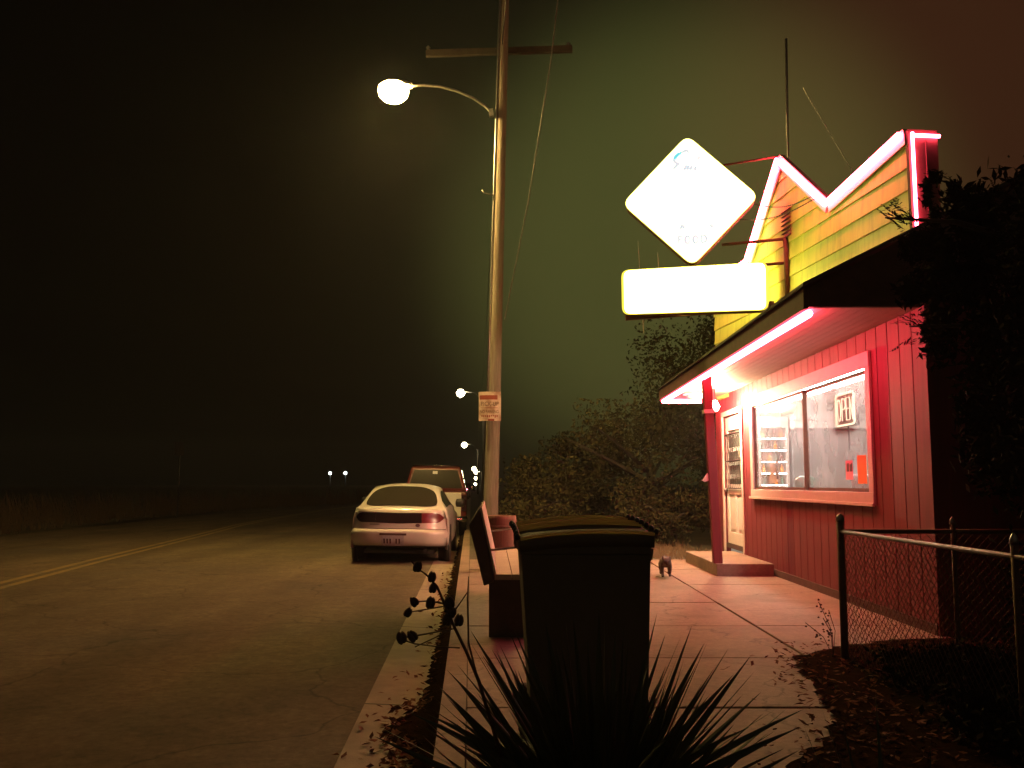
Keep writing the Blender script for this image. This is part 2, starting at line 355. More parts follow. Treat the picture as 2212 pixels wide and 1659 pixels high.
# ---------------- ground, road, gutter, kerb, pavement
YN, YF = -6.0, 60.0
def strip(name, m, xa, xb, z, ys, kind='structure', dz=0.0):
    b = MB()
    for y0, y1 in zip(ys[:-1], ys[1:]):
        b.face([(xa(y0), y0, z), (xb(y0), y0, z+dz), (xb(y1), y1, z+dz), (xa(y1), y1, z)])
    o = b.build(name, m); return tag(o, kind=kind)
ys = [-6, 2, 6, 10, 16, 24, 34, 48, 62, 80, 140, 300]
g = MB(); g.face([(-600,-300,-.25),(600,-300,-.25),(600,900,-.25),(-600,900,-.25)]); tag(g.build('ground', M_GROUND), kind='structure')
def bend(y): return 0.0 if y < 40 else -0.0008 * (y-40)**2 * (-1)
def left_x(y): return -13.2 + KD*(y-24)*.3
strip('road', M_ASPH, lambda y: left_x(y), lambda y: kerb_x(y)-.47, ROADZ, ys)
b = MB(); yj = G(830, 1522, ROADZ).y
segs = [-6, -3, yj-2.9] + [yj+3.05*k for k in range(0, 16)] + [60, 140, 300]
for y0, y1 in zip(segs[:-1], segs[1:]):
    b.face([(kerb_x(y0)-.47, y0+.012, ROADZ+.006), (kerb_x(y0)-.001, y0+.012, ROADZ-.014), (kerb_x(y1)-.001, y1-.012, ROADZ-.014), (kerb_x(y1)-.47, y1-.012, ROADZ+.006)])
tag(b.build('gutter', M_GUT), kind='structure')
b = MB()
for y0, y1 in zip(ys[:-1], ys[1:]):
    b.hexa([(kerb_x(y0),y0,-.2),(kerb_x(y0)+.15,y0,-.2),(kerb_x(y1)+.15,y1,-.2),(kerb_x(y1),y1,-.2),
            (kerb_x(y0)+.012,y0,.0),(kerb_x(y0)+.15,y0,.0),(kerb_x(y1)+.15,y1,.0),(kerb_x(y1)+.012,y1,.0)])
tag(b.build('kerb', M_CONC), kind='structure')
# pavement slabs with open joints over a dark bed
bed = MB(); bed.face([(kerb_x(-6)+.15,-6,-.045),(9,-6,-.045),(9,15.2,-.045),(kerb_x(15.2)+.15,15.2,-.045)])
tag(bed.build('pavement_bed', M_JOINT), kind='structure')
pv = MB()
JY = [-6, -1.2, 1.2, 3.35, 4.86, 6.36, 8.1, 10.1, 12.4, 14.75]
JYm = G(1600, 1528).y; JY2 = G(1600, 1421).y
JY = [-6, JYm-4.6, JYm-2.8, JYm-1.25, JYm, JY2, JY2+1.45, JY2+3.0, JY2+4.7, JY2+6.6, 14.9]
pj = Plane(G(1721, 1406), G(1452, 1243))            # the long joint running to the door
def pjx(y): return pj.a.x + pj.u.x / pj.u.y * (y - pj.a.y)
gp = .010
def wallx(y): return WALL.a.x + WALL.u.x / WALL.u.y * (y - WALL.a.y)
for y0, y1 in zip(JY[:-1], JY[1:]):
    lanes = [(lambda y: kerb_x(y)+.15, lambda y: kerb_x(y)+1.05), (lambda y: kerb_x(y)+1.05, pjx), (pjx, lambda y: wallx(y)+.05)]
    for k, (fa, fb) in enumerate(lanes):
        a, c = y0+gp, y1-gp
        g0 = gp if k else .004
        dz = random.uniform(-.003, .003)
        pv.hexa([(fa(a)+g0,a,-.12),(fb(a)-gp,a,-.12),(fb(c)-gp,c,-.12),(fa(c)+g0,c,-.12),
                 (fa(a)+g0,a,dz),(fb(a)-gp,a,dz),(fb(c)-gp,c,dz),(fa(c)+g0,c,dz)])
tag(pv.build('pavement', M_CONC, bevel=.006), kind='structure')
# verge beyond the end of the slabs, and the far side verge
b = MB(); b.face([(kerb_x(15.2)+.15,14.9,-.01),(60,14.9,-.01),(60,300,-.01),(kerb_x(300)+.15,300,-.01)]); tag(b.build('verge', M_GROUND), kind='structure')
b = MB()
lv = [(-6,-13.2),(24,-13.2),(36,-14.0),(48,-13.6),(57,-11.2),(68,-7),(82,-3.2),(100,-3.5)]
for (ya,xa),(yb,xb) in zip(lv[:-1],lv[1:]): b.face([(-400,ya,-.13),(xa,ya,-.13),(xb,yb,-.13),(-400,yb,-.13)])
tag(b.build('field', M_GROUND), kind='structure')
# planting bed with soil on the right, up to the shop corner
soil_edge = [G(1700,1659), G(1790,1600), G(1800,1545), G(1762,1495), G(1713,1425), G(1816,1398), G(1928,1385), G(2032,1382)]
b = MB(); pts = []
for p, q in zip(soil_edge[:-1], soil_edge[1:]):
    for k in range(8):
        r_ = p.lerp(q, k/8); pts.append(Vector((r_.x+random.gauss(0,.022), r_.y+random.gauss(0,.022), .012)))
pts.append(Vector((soil_edge[-1].x, soil_edge[-1].y, .012))); pts += [Vector((8,pts[-1].y,.012)), Vector((8,-4,.012)), Vector((.9,-4,.012))]
b.face(pts); tag(b.build('planting_bed', M_SOIL), kind='structure')

# ---------------- yellow centre line (two stripes)
cl = [G(0,1265,ROADZ), G(220.6,1208,ROADZ), G(423,1158.5,ROADZ), G(515,1134.6,ROADZ), G(581,1121.8,ROADZ)]
d0 = (cl[1]-cl[0]).normalized(); cl = [cl[0]-d0*14] + cl + [Vector((-9.6,46,ROADZ)), Vector((-9.3,62,ROADZ))]
b = MB()
for off in (-.13, .13):
    for p, q in zip(cl[:-1], cl[1:]):
        b.face([(p.x+off-.06,p.y,ROADZ+.004),(p.x+off+.06,p.y,ROADZ+.004),(q.x+off+.06,q.y,ROADZ+.004),(q.x+off-.06,q.y,ROADZ+.004)])
tag(b.build('road_marking', M_YEL), kind='structure')

# ================================================================== the shop
shop = thing('shop_building', WP(0, 0), 'red plank-walled grill with a yellow gabled false front outlined in red neon', 'shop')
WTOP = 2.75
wx0, wz1 = WALL.hit(1885, 757); wx1, wz0 = WALL.hit(1630, 1082)        # trim outer corners
ws0, ws1 = wx0, wx1
wzb, wzt = .99*1.0, WALL.hit(1872, 762)[1]
wzb = WALL.hit(1760, 1083)[1]
ds0 = WALL.hit(1612, 1100)[0]; ds1 = WALL.hit(1569, 1100)[0]; dz1 = WALL.hit(1600, 893)[1]; dz0 = .17
# planks with grooves, cut round window and door
b = MB(); bw = .262; s = 0.0
def clear(s0, s1):
    segs = [(0.02, WTOP)]
    if s1 > ws0+.06 and s0 < ws1-.06: segs = [(0.02, wzb+.05), (wzt-.05, WTOP)]
    if s1 > ds0+.02 and s0 < ds1-.02: segs = [(dz1+.02, WTOP)]
    return segs
edges = [0.0]
while edges[-1] < WL: edges.append(edges[-1] + bw)
cuts = sorted(set([e for e in edges if e < WL] + [WL, ws0+.06, ws1-.06, ds0+.02, ds1-.02]))
for a, c in zip(cuts[:-1], cuts[1:]):
    ga = .009 if any(abs(a-e) < 1e-6 for e in edges) else 0
    gb = .009 if any(abs(c-e) < 1e-6 for e in edges) else 0
    for z0, z1 in clear(a+1e-4, c-1e-4): b.slab(WALL, a+ga, c-gb, z0, z1, 0, .02*OUT)
for a, c in ((0, ws0+.06), (ws1-.06, ds0+.02), (ds1-.02, WL)): b.slab(WALL, a, c, 0.02, WTOP, -.06*OUT, -.004*OUT)
b.slab(WALL, ws0+.06, ws1-.06, .02, wzb+.05, -.06*OUT, -.004*OUT); b.slab(WALL, ws0+.06, ws1-.06, wzt-.05, WTOP, -.06*OUT, -.004*OUT)
b.slab(WALL, ds0+.02, ds1-.02, dz1+.02, WTOP, -.06*OUT, -.004*OUT)
# corner board and side walls
b.slab(WALL, -.03, 0.0, 0.0, WTOP, -.1*OUT, .028*OUT)
DEEP = 6.5
b.hexa([WP(-.03,0,-DEEP),WP(0.02,0,-DEEP),WP(0.02,0,-.1),WP(-.03,0,-.1),WP(-.03,WTOP+.5,-DEEP),WP(0.02,WTOP+.5,-DEEP),WP(0.02,WTOP,-.1),WP(-.03,WTOP,-.1)])
b.hexa([WP(WL-.05,0,-DEEP),WP(WL,0,-DEEP),WP(WL,0,-.06),WP(WL-.05,0,-.06),WP(WL-.05,WTOP+.5,-DEEP),WP(WL,WTOP+.5,-DEEP),WP(WL,WTOP,-.06),WP(WL-.05,WTOP,-.06)])
b.build('wall', M_RED, shop)
b = MB(); b.slab(WALL, 0.0, ds0-.12, 0, .085, .021*OUT, .035*OUT); b.build('base_board', M_DKBR, shop)
# ---------------- window
win = thing('window', WP((ws0+ws1)/2, wzb), None, None); win.parent = shop; win.matrix_parent_inverse = world(shop).inverted()
tw = .115; th = .15
b = MB()
b.slab(WALL, ws0, ws1, wzb, wzb+th*.8, .0215*OUT, .05*OUT); b.slab(WALL, ws0, ws1, wzt-th, wzt, .0215*OUT, .05*OUT)
b.slab(WALL, ws0, ws0+tw, wzb+th*.8, wzt-th, .0215*OUT, .048*OUT); b.slab(WALL, ws1-tw*1.3, ws1, wzb+th*.8, wzt-th, .0215*OUT, .048*OUT)
b.slab(WALL, ws0-.03, ws1+.03, wzb-.012, wzb+.02, .051*OUT, .075*OUT)
b.build('trim', M_TRIM, win, bevel=.004)
ia, ib, iz0, iz1 = ws0+tw+.001, ws1-tw*1.3-.001, wzb+th*.8+.001, wzt-th-.001
smid = WALL.hit(1738, 950)[0]
b = MB(); fw = .035
for a, c in ((ia, smid+.02), (smid-.02, ib)):
    o0, o1 = ((-.05, -.02) if a == ia else (-.018, .012))
    b.slab(WALL, a, a+fw, iz0, iz1, o0*OUT, o1*OUT); b.slab(WALL, c-fw, c, iz0, iz1, o0*OUT, o1*OUT)
    b.slab(WALL, a+fw, c-fw, iz0, iz0+fw, o0*OUT, o1*OUT); b.slab(WALL, a+fw, c-fw, iz1-fw, iz1, o0*OUT, o1*OUT)
b.build('sash', M_RUST, win)
for a, c, o in ((ia+fw, smid+.02-fw, -.034), (smid-.02+fw, ib-fw, -.004)):
    b = MB(); b.face([WP(a,iz0+fw,o), WP(c,iz0+fw,o), WP(c,iz1-fw,o), WP(a,iz1-fw,o)]); b.build('pane', M_GLASS, win)
# ---------------- door (recessed), with barred upper light
door = thing('door', WP((ds0+ds1)/2, dz0), None, None); door.parent = shop; door.matrix_parent_inverse = world(shop).inverted()
b = MB(); jw = .085
b.slab(WALL, ds0-.03, ds0+jw, .0, dz1+.02, .0215*OUT, .045*OUT); b.slab(WALL, ds1-jw*.5, ds1+.05, .0, dz1+.02, .0215*OUT, .045*OUT); b.slab(WALL, ds0-.03, ds1+.05, dz1+.021, dz1+.10, .0215*OUT, .045*OUT)
b.build('frame', M_TRIM, door)
da, dc = ds0+jw+.002, ds1-jw*.5-.002
b = MB(); lz0, lz1 = dz0+1.02, dz1-.22
st = .13
b.slab(WALL, da, da+st, dz0+.08, dz1, -.045*OUT, -.008*OUT); b.slab(WALL, dc-st, dc, dz0+.08, dz1, -.045*OUT, -.008*OUT)
b.slab(WALL, da+st, dc-st, lz1, dz1, -.045*OUT, -.008*OUT); b.slab(WALL, da+st, dc-st, lz0-.16, lz0, -.045*OUT, -.008*OUT); b.slab(WALL, da+st, dc-st, dz0+.08, dz0+.26, -.045*OUT, -.008*OUT)
mid = (da+dc)/2
b.slab(WALL, mid-.05, mid+.05, dz0+.26, lz0-.16, -.045*OUT, -.008*OUT)
for a, c in ((da+st, mid-.05), (mid+.05, dc-st)):
    b.slab(WALL, a, c, dz0+.26, lz0-.16, -.045*OUT, -.028*OUT); b.slab(WALL, a+.05, c-.05, dz0+.31, lz0-.21, -.028*OUT, -.016*OUT)
b.build('leaf', M_DOORP, door, bevel=.003)
b = MB(); b.slab(WALL, da+st, dc-st, lz0, lz1, -.030*OUT, -.026*OUT); b.build('pane', mat('door_glass', (.11,.11,.10), .1), door)
b = MB(); gz0, gz1 = lz0-.06, lz1-.06
for k in range(9):
    q = da+.08 + (dc-da-.16)*k/8
    pts = [WP(q + .02*math.sin(t*2.2), gz0 + (gz1-gz0)*t/12, .012) for t in range(13)]
    b.tube(pts, .007, 5)
for z in (gz0, gz1, (gz0+gz1)/2): b.tube([WP(da+.05, z, .014), WP(dc-.03, z, .014)], .011, 6)
b.build('security_grille', M_BLACK, door)
b = MB(); b.slab(WALL, da+.002, dc-.002, dz0+.005, dz0+.078, -.05*OUT, .02*OUT); b.build('kick_plate', M_BENCHD, door)
b = MB(); b.tube([WP(dc-.06, lz0-.09, -.008), WP(dc-.06, lz0-.09, .05)], .028, 10); b.build('handle', M_GALV, door)
# notice stuck behind the bars
b = MB(); b.slab(WALL, da+.30, da+.42, lz0+.42, lz0+.58, -.0255*OUT, -.0245*OUT); b.build('notice', M_PAPER, door)

# ---------------- canopy: soffit, fascia, pitched roof
ce0, ce1 = WALL.hit(1990, 662)[0], WL+.05
zs = 2.62
pn = D(1745, 665, 7.6)
FX = D(1745, 665, WP(ce0,0).y)          # fascia near corner (bottom)
OH = (WP(ce0,0) - FX).dot(WALL.n*OUT) * -1
zs = FX.z
b = MB()
for k in range(10):                     # tongue-and-groove soffit boards
    a0 = .03 + (OH-.06)*k/10; a1 = .03 + (OH-.06)*(k+1)/10 - .006
    b.slab(WALL, ce0, ce1, zs, zs+.02, a0*OUT, a1*OUT)
b.slab(WALL, ce0, ce1, zs+.021, zs+.05, .0*OUT, OH*OUT)
b.build('soffit', M_SOFF, shop)
FH = .165
b = MB(); b.slab(WALL, ce0-.02, ce1+.02, zs-.01, zs+FH, OH*OUT, (OH+.035)*OUT)
PIT = math.tan(R(27))
RUN = OH + 1.9
# rake boards at both ends (triangular gable end of the shed roof)
for e0, e1 in ((ce0-.05, ce0-.02), (ce1+.02, ce1+.05)):
    pts = [WP(e0, zs, OH), WP(e0, zs+FH, OH), WP(e0, zs+FH+RUN*PIT, OH-RUN), WP(e0, zs, OH-RUN)]
    b.prism(pts, WALL.u*(e1-e0))
b.build('fascia', M_DKBR, shop)
b = MB()
b.hexa([WP(ce0-.10,zs+FH,OH+.06),WP(ce1+.10,zs+FH,OH+.06),WP(ce1+.10,zs+FH+RUN*PIT,OH-RUN),WP(ce0-.10,zs+FH+RUN*PIT,OH-RUN),
        WP(ce0-.10,zs+FH+.03,OH+.06),WP(ce1+.10,zs+FH+.03,OH+.06),WP(ce1+.10,zs+FH+.03+RUN*PIT,OH-RUN),WP(ce0-.10,zs+FH+.03+RUN*PIT,OH-RUN)])
b.slab(WALL, -.05, WL+.02, WTOP+.62, WTOP+.66, -DEEP*OUT, -1.15*OUT)
b.build('roof', M_SHING, shop)

# ---------------- yellow false front
V0 = WP(WL-.35, 0, -.10)
sd = Vector((-226/FPX, 1, 0)).normalized()
far = D(1545, 700, WP(WL,0).y-.45)
t = None
# near end where the sight line x=1992 meets that line
dx = (1992-CX)/FPX
k = (far.x - dx*far.y) / (sd.x - dx*sd.y)
near = Vector((far.x - sd.x*k, far.y - sd.y*k, 0))
SP = Plane(near, far); SL = SP.L
SO = 1.0 if SP.n.x < 0 else -1.0
def SPp(s, z, o=0.): return SP.p(s, z, o*SO)
sN, zN = SP.hit(1990, 266); sV, zV = SP.hit(1795, 438); sP, zP = SP.hit(1690, 340); sQ, zQ = SP.hit(1622, 562)
zq = zQ; sN = 0.0
pieces = [[(sN,2.6),(sV,2.6),(sV,zV),(sN,zN)], [(sV,2.6),(sP,2.6),(sP,zP),(sV,zV)], [(sP,2.6),(sQ,2.6),(sQ,zQ),(sP,zP)], [(sQ,2.6),(SL,2.6),(SL,zQ),(sQ,zQ)]]
def clipz(poly, zc, keep_above):
    out = []
    for i, p in enumerate(poly):
        q = poly[(i+1) % len(poly)]
        ip = (p[1] >= zc) if keep_above else (p[1] <= zc); iq = (q[1] >= zc) if keep_above else (q[1] <= zc)
        if ip: out.append(p)
        if ip != iq:
            t = (zc-p[1])/(q[1]-p[1]); out.append((p[0]+t*(q[0]-p[0]), zc))
    return out
b = MB(); ch = .235; z = 2.6
while z < zP:
    for pc in pieces:
        q = clipz(clipz(pc, z, True), z+ch, False)
        if len(q) < 3: continue
        off = lambda zz: .022 - .018*(zz-z)/ch
        b.face([SPp(s_, z_, off(z_)) for s_, z_ in q])
        lo = [p for p in q if abs(p[1]-z) < 1e-6]
        if len(lo) >= 2:
            a_, c_ = min(lo), max(lo); b.face([SPp(a_[0], z, .004), SPp(c_[0], z, .004), SPp(c_[0], z, .022), SPp(a_[0], z, .022)])
    z += ch
for pc in pieces: b.prism([SPp(s_, z_, -.06) for s_, z_ in pc], SP.n*SO*.05)
b.build('siding', M_SIDE, shop, fix=False)
# coping / trim following the zig-zag top
top = [(sN, zN), (sV, zV), (sP, zP), (sQ, zQ), (SL, zQ)]
b = MB()
for (a_, za), (c_, zc) in zip(top[:-1], top[1:]):
    dv = Vector((c_-a_, zc-za)); n2 = Vector((-dv.y, dv.x)).normalized()
    if n2.y < 0: n2 = -n2
    t0, t1 = -.13, .02
    q = []
    for o in (.024, .045):
        q += [SPp(a_+n2.x*t0, za+n2.y*t0, o), SPp(c_+n2.x*t0, zc+n2.y*t0, o), SPp(c_+n2.x*t1, zc+n2.y*t1, o), SPp(a_+n2.x*t1, za+n2.y*t1, o)]
    b.hexa(q)
    q = []
    for tt in (.021, .04):
        q += [SPp(a_+n2.x*tt, za+n2.y*tt, -.02), SPp(c_+n2.x*tt, zc+n2.y*tt, -.02), SPp(c_+n2.x*tt, zc+n2.y*tt, .05), SPp(a_+n2.x*tt, za+n2.y*tt, .05)]
    b.hexa(q)
# near return of the parapet
b.build('coping', M_TRIM, shop)
b = MB(); b.slab(SP, -.06, -.002, 2.6, zN+.012, -.29*SO, .03*SO); b.slab(SP, -.075, -.061, 2.6, zN-.10, -.16*SO, -.15*SO); b.build('parapet_end', M_BENCHD, shop)
# gable vent
vs_, vz_ = SP.hit(1703, 480)
b = MB()
for k in range(7): b.hexa([SPp(vs_-.13, vz_-.21+.06*k, .024), SPp(vs_+.13, vz_-.21+.06*k, .024), SPp(vs_+.13, vz_-.21+.06*k, .055), SPp(vs_-.13, vz_-.21+.06*k, .055),
                          SPp(vs_-.13, vz_-.18+.06*k, .024), SPp(vs_+.13, vz_-.18+.06*k, .024), SPp(vs_+.13, vz_-.20+.06*k, .05), SPp(vs_-.13, vz_-.20+.06*k, .05)])
b.build('vent', M_DKBR, shop)
# ---------------- neon tubes
def neon(pts, r=.033):
    m_ = []
    for p, q in zip(pts[:-1], pts[1:]):
        n_ = max(2, int((Vector(q)-Vector(p)).length/.5))
        m_ += [Vector(p).lerp(Vector(q), i/n_) for i in range(n_)]
    m_.append(Vector(pts[-1])); b = MB(); b.tube(m_, r, 6); return b.build('neon_tube', M_NEON, shop)
neon([WP(ce0+.05, zs-.035, OH-.03), WP(ce1-.02, zs-.035, OH-.03)])
neon([WP(ce1+.0, zs-.035, OH-.05), WP(ce1+.0, zs-.035, .25)])
def top_off(pt, dn=.02): return SPp(pt[0], pt[1]-dn, .085)
neon([top_off((sN+.02, zN)), top_off((sV, zV)), top_off((sP, zP), .04), top_off((sQ, zQ)), top_off((SL-.05, zQ))])
neon([SPp(-.085, zN-.03, .0), SPp(-.085, 3.55, .0)], .016)
neon([SPp(-.085, zN-.06, -.02), SPp(-.085, zN-.06, -.30)], .018)
for k in range(int((ce1-ce0)/.6)):
    b = MB(); q = WP(ce0+.3+.6*k, zs-.035, OH-.03); b.beam(q, q+Vector((0,0,.036)), .012, .012); b.build('tube_standoff', M_WHITE, shop)

# ---------------- interior seen through the glass
b = MB(); RD = 3.3
b.hexa([WP(.03,.0,-RD-.1),WP(WL-.06,.0,-RD-.1),WP(WL-.06,.0,-RD),WP(.03,.0,-RD),WP(.03,2.7,-RD-.1),WP(WL-.06,2.7,-RD-.1),WP(WL-.06,2.7,-RD),WP(.03,2.7,-RD)])
b.slab(WALL, WL-.16, WL-.06, .0, 2.7, -.07*OUT, -RD*OUT)
b.build('inner_wall', M_ROOMW, shop)
b = MB(); b.slab(WALL, .03, WL-.17, 2.55, 2.6, -.07*OUT, -RD*OUT); b.build('ceiling', M_ROOMC, shop)
b = MB(); b.slab(WALL, .03, WL-.17, .0, .05, -.07*OUT, -RD*OUT); b.build('floor', M_CONC, shop)
b = MB(); b.slab(WALL, ws0+.1, ds0-.27, .98, 1.03, -.075*OUT, -.62*OUT); b.slab(WALL, ws0+.12, ds0-.28, .05, .979, -.1*OUT, -.58*OUT)
cnt = tag(b.build('serving_counter', M_STEEL), 'steel serving counter under the big window inside the shop', 'counter')
for k in range(4):
    a = ws0 - .2 + 1.72*k
    t_ = thing('ceiling_light', WP(a+.7, 2.55, -.55), 'fluorescent ceiling light in the shop, ' + ['first of the row from the fence side','second of the row from the fence side','third of the row, towards the door','last of the row, nearest the door'][k], 'ceiling light', 'fluorescent lights inside the shop')
    b = MB(); b.slab(WALL, a, a+1.5, 2.49, 2.549, -.36*OUT, -.72*OUT); b.build('housing', M_WHITE, t_)
    b = MB(); b.slab(WALL, a+.02, a+1.48, 2.41, 2.489, -.40*OUT, -.68*OUT); b.build('diffuser', M_FLUO, t_, bevel=.03)
# fittings against the far end wall
E0 = WL-.17
b = MB(); b.slab(WALL, E0-.62, E0, .05, 2.06, -1.06*OUT, -2.9*OUT)
for o_ in (-1.62, -2.2): b.slab(WALL, E0-.632, E0-.621, .12, 2.0, (o_-.012)*OUT, (o_+.012)*OUT)
tag(b.build('cold_store', M_STEEL, bevel=.012), 'big brushed steel cold store at the back of the shop', 'cold store')
b = MB(); b.slab(WALL, E0-.72, E0, 2.10, 2.20, -1.06*OUT, -2.9*OUT); b.slab(WALL, E0-.68, E0, 2.24, 2.34, -1.06*OUT, -2.9*OUT); b.slab(WALL, E0-.60, E0, 2.201, 2.239, -1.06*OUT, -2.9*OUT)
tag(b.build('wall_shelf', M_WHITE, bevel=.006), 'long white shelf unit above the steel cold store', 'shelf')
fr = thing('drinks_fridge', WP(E0-.3, .05, -.8), 'lit drinks fridge seen through the sliding pane', 'fridge')
f0, f1, g0, g1 = -.52, -1.02, E0-.55, E0-.002
b = MB(); b.slab(WALL, g0, g1, .05, .55, f0*OUT, f1*OUT); b.slab(WALL, g0, g1, 2.12, 2.3, f0*OUT, f1*OUT)
for o_ in ((f0, f0-.04), (f1+.04, f1)): b.slab(WALL, g0, g1, .551, 2.119, o_[0]*OUT, o_[1]*OUT)
b.slab(WALL, g1-.04, g1, .551, 2.119, (f0-.041)*OUT, (f1+.041)*OUT); b.build('cabinet', M_TRIM, fr)
SHZ = [.98, 1.17, 1.36, 1.55, 1.74, 1.93]; LV = ['lowest','second lowest','third lowest','third highest','second highest','highest']
for k, z_ in enumerate(SHZ):
    b = MB(); b.slab(WALL, g0+.02, g1-.042, z_, z_+.012, (f0-.042)*OUT, (f1+.042)*OUT); b.build('shelf', M_WHITE, fr)
    b = MB(); b.tube([WP(g0+.012, z_+.006, f0-.05), WP(g0+.012, z_+.006, f1+.05)], .008, 6); b.build('shelf_light', M_FLUO, fr)
    for j in range(4):
        q = WP(g0+.09, z_+.0125, f0-.10-.10*j); b = MB(); b.lathe([(.026,0),(.028,.085),(.010,.115),(.010,.14)], 8, Matrix.Translation(q)); i_ = (j+2*k) % 3
        cn = ['brown','orange','green'][i_]; tag(b.build('bottle', [M_BROWN, M_ORANGE, M_GREEN][i_]), cn + ' bottle on the %s fridge shelf behind the sliding pane' % LV[k], 'bottle', cn + ' bottles on the %s fridge shelf' % LV[k])
# open sign hanging in the window, its cord, flyers, cup, boxes
os_c = WALL.hit(1814, 884)
opn = thing('open_sign', WP(os_c[0], os_c[1], -.05), 'lit neon OPEN sign hanging behind the right pane', 'neon sign')
zt0, zb0 = WALL.hit(1813, 848)[1], WALL.hit(1813, 921)[1]
sa, sb = WALL.hit(1837, 884)[0], WALL.hit(1794, 884)[0]
hh, hw = (zt0-zb0)/2, abs(sb-sa)/2
def OP(u, v, o=0): return WP(os_c[0] - u*hw, (zt0+zb0)/2 + v*hh, -.06 + o)     # u: -1 (far) .. 1 (near) as read from the street
b = MB(); q = []
b.hexa([OP(-1.02,-1.03,-.03),OP(1.02,-1.03,-.03),OP(1.02,-1.03,-.005),OP(-1.02,-1.03,-.005),OP(-1.02,1.03,-.03),OP(1.02,1.03,-.03),OP(1.02,1.03,-.005),OP(-1.02,1.03,-.005)])
b.build('backing', M_BLKP, opn)
def rrect(a, bq, r, n=5):
    pts = []
    for cx_, cy_, a0 in ((a-r, bq-r*.8, 0), (-a+r, bq-r*.8, 90), (-a+r, -bq+r*.8, 180), (a-r, -bq+r*.8, 270)):
        for i in range(n+1):
            t_ = R(a0 + 90*i/n); pts.append((cx_ + r*math.cos(t_), cy_ + r*.8*math.sin(t_)))
    return pts
b = MB(); b.tube([OP(u, v, .008) for u, v in rrect(.9, .93, .2)], .011, 6, closed=True); b.build('border_tube', M_OPENB, opn)
el = lambda cx_, cy_, rx, ry, a0=0, a1=360, n=16: [(cx_+rx*math.cos(R(a0+(a1-a0)*i/n)), cy_+ry*math.sin(R(a0+(a1-a0)*i/n))) for i in range(n+1)]
b = MB()
for st_ in (el(-.58, 0, .16, .66), [(-.27,-.66),(-.27,.66)], [(-.27,.66),(-.05,.64),(.06,.45),(.06,.2),(-.05,.02),(-.27,0)],
            [(.40,.66),(.14,.66),(.14,-.66),(.40,-.66)], [(.14,.02),(.36,.02)], [(.50,-.66),(.50,.66),(.76,-.66),(.76,.66)]):
    b.tube([OP(u, v, .008) for u, v in st_], .0065, 5)
b.build('letter_tube', M_OPENL, opn)
b = MB(); b.tube([OP(0, -1.02, -.02), OP(.06, -1.6, -.02), OP(.02, -3.1, -.02), OP(.1, -3.95, -.03)], .008, 5); b.build('cord', M_BLKP, opn)
def flyer(px0, py0, px1, py1, m, label, ink=None, name='flyer'):
    a0, z1_ = WALL.hit(px0, py0); a1, z0_ = WALL.hit(px1, py1)
    b = MB(); b.slab(WALL, a1, a0, z0_, z1_, -.012*OUT, -.010*OUT); o = tag(b.build(name, m), label, 'flyer')
    if ink:
        b = MB()
        for (u0, v0, u1, v1) in ink: b.slab(WALL, a0+(a1-a0)*u1, a0+(a1-a0)*u0, z0_+(z1_-z0_)*v0, z0_+(z1_-z0_)*v1, -.0098*OUT, -.0085*OUT)
        b.build('print', M_INK, o)
    return o
flyer(1849, 984, 1871, 1045, M_ORANGE, 'bright orange paper taped in the lower near corner of the window')
flyer(1824, 995, 1841, 1036, M_PINK, 'pink flyer with dark pictures inside the right pane', [(.15,.42,.5,.85),(.58,.42,.75,.8),(.78,.42,.92,.85)])
sw = WALL.hit(1738, 1000)[0]
def flyerL(px0, py0, px1, py1, m, label, ink=None):
    a0, z1_ = WALL.hit(px0, py0); a1, z0_ = WALL.hit(px1, py1)
    b = MB(); b.slab(WALL, a1, a0, z0_, z1_, -.040*OUT, -.038*OUT); o = tag(b.build('flyer', m), label, 'flyer')
    if ink:
        b = MB(); u0, v0, u1, v1 = ink; b.slab(WALL, a0+(a1-a0)*u1, a0+(a1-a0)*u0, z0_+(z1_-z0_)*v0, z0_+(z1_-z0_)*v1, -.0378*OUT, -.0365*OUT); b.build('print', M_INK, o)
flyerL(1657, 1000, 1667, 1043, M_PAPER, 'plain buff paper strip at the far edge of the left pane')
flyerL(1668, 997, 1677, 1040, M_PAPER, 'narrow buff notice with a dark printed block in the left pane', (.1,.12,.9,.92))
def on_counter(px, o=-.25):
    return WP(WALL.hit(px, 1050)[0]+.0, 1.031, o)
cup = thing('drink_cup', on_counter(1808), 'brown drink cup with a white straw on the counter', 'cup')
b = MB(); b.lathe([(.075,0),(.10,.24)], 16, Matrix.Translation(on_counter(1808))); b.build('cup', M_BROWN, cup)
b = MB(); b.lathe([(.104,.241),(.104,.262),(.07,.272)], 16, Matrix.Translation(on_counter(1808))); b.build('lid', M_WHITE, cup)
b = MB(); b.tube([on_counter(1808)+Vector((0,0,.27)), on_counter(1808)+Vector((.02,.02,.42))], .009, 6); b.build('straw', M_WHITE, cup)
b = MB(); q = on_counter(1690, -.3); b.lathe([(.13,0),(.15,.1),(.14,.22),(.07,.27)], 14, Matrix.Translation(q)); tag(b.build('serving_tub', M_GREEN), 'dark green tub on the counter behind the left pane', 'tub')
b = MB(); q = on_counter(1768, -.3); b.box(-.3,.3,-.18,.18,0,.05, Matrix.Translation(q)); tag(b.build('white_tray', M_WHITE, bevel=.01), 'white tray lying on the counter left of the drink cup', 'tray')
b = MB(); q = on_counter(1862, -.22); b.box(-.12,.12,-.1,.1,0,.1, Matrix.Translation(q)); tag(b.build('napkin_box', M_PINK, bevel=.01), 'pale pink box on the counter under the orange paper', 'box')

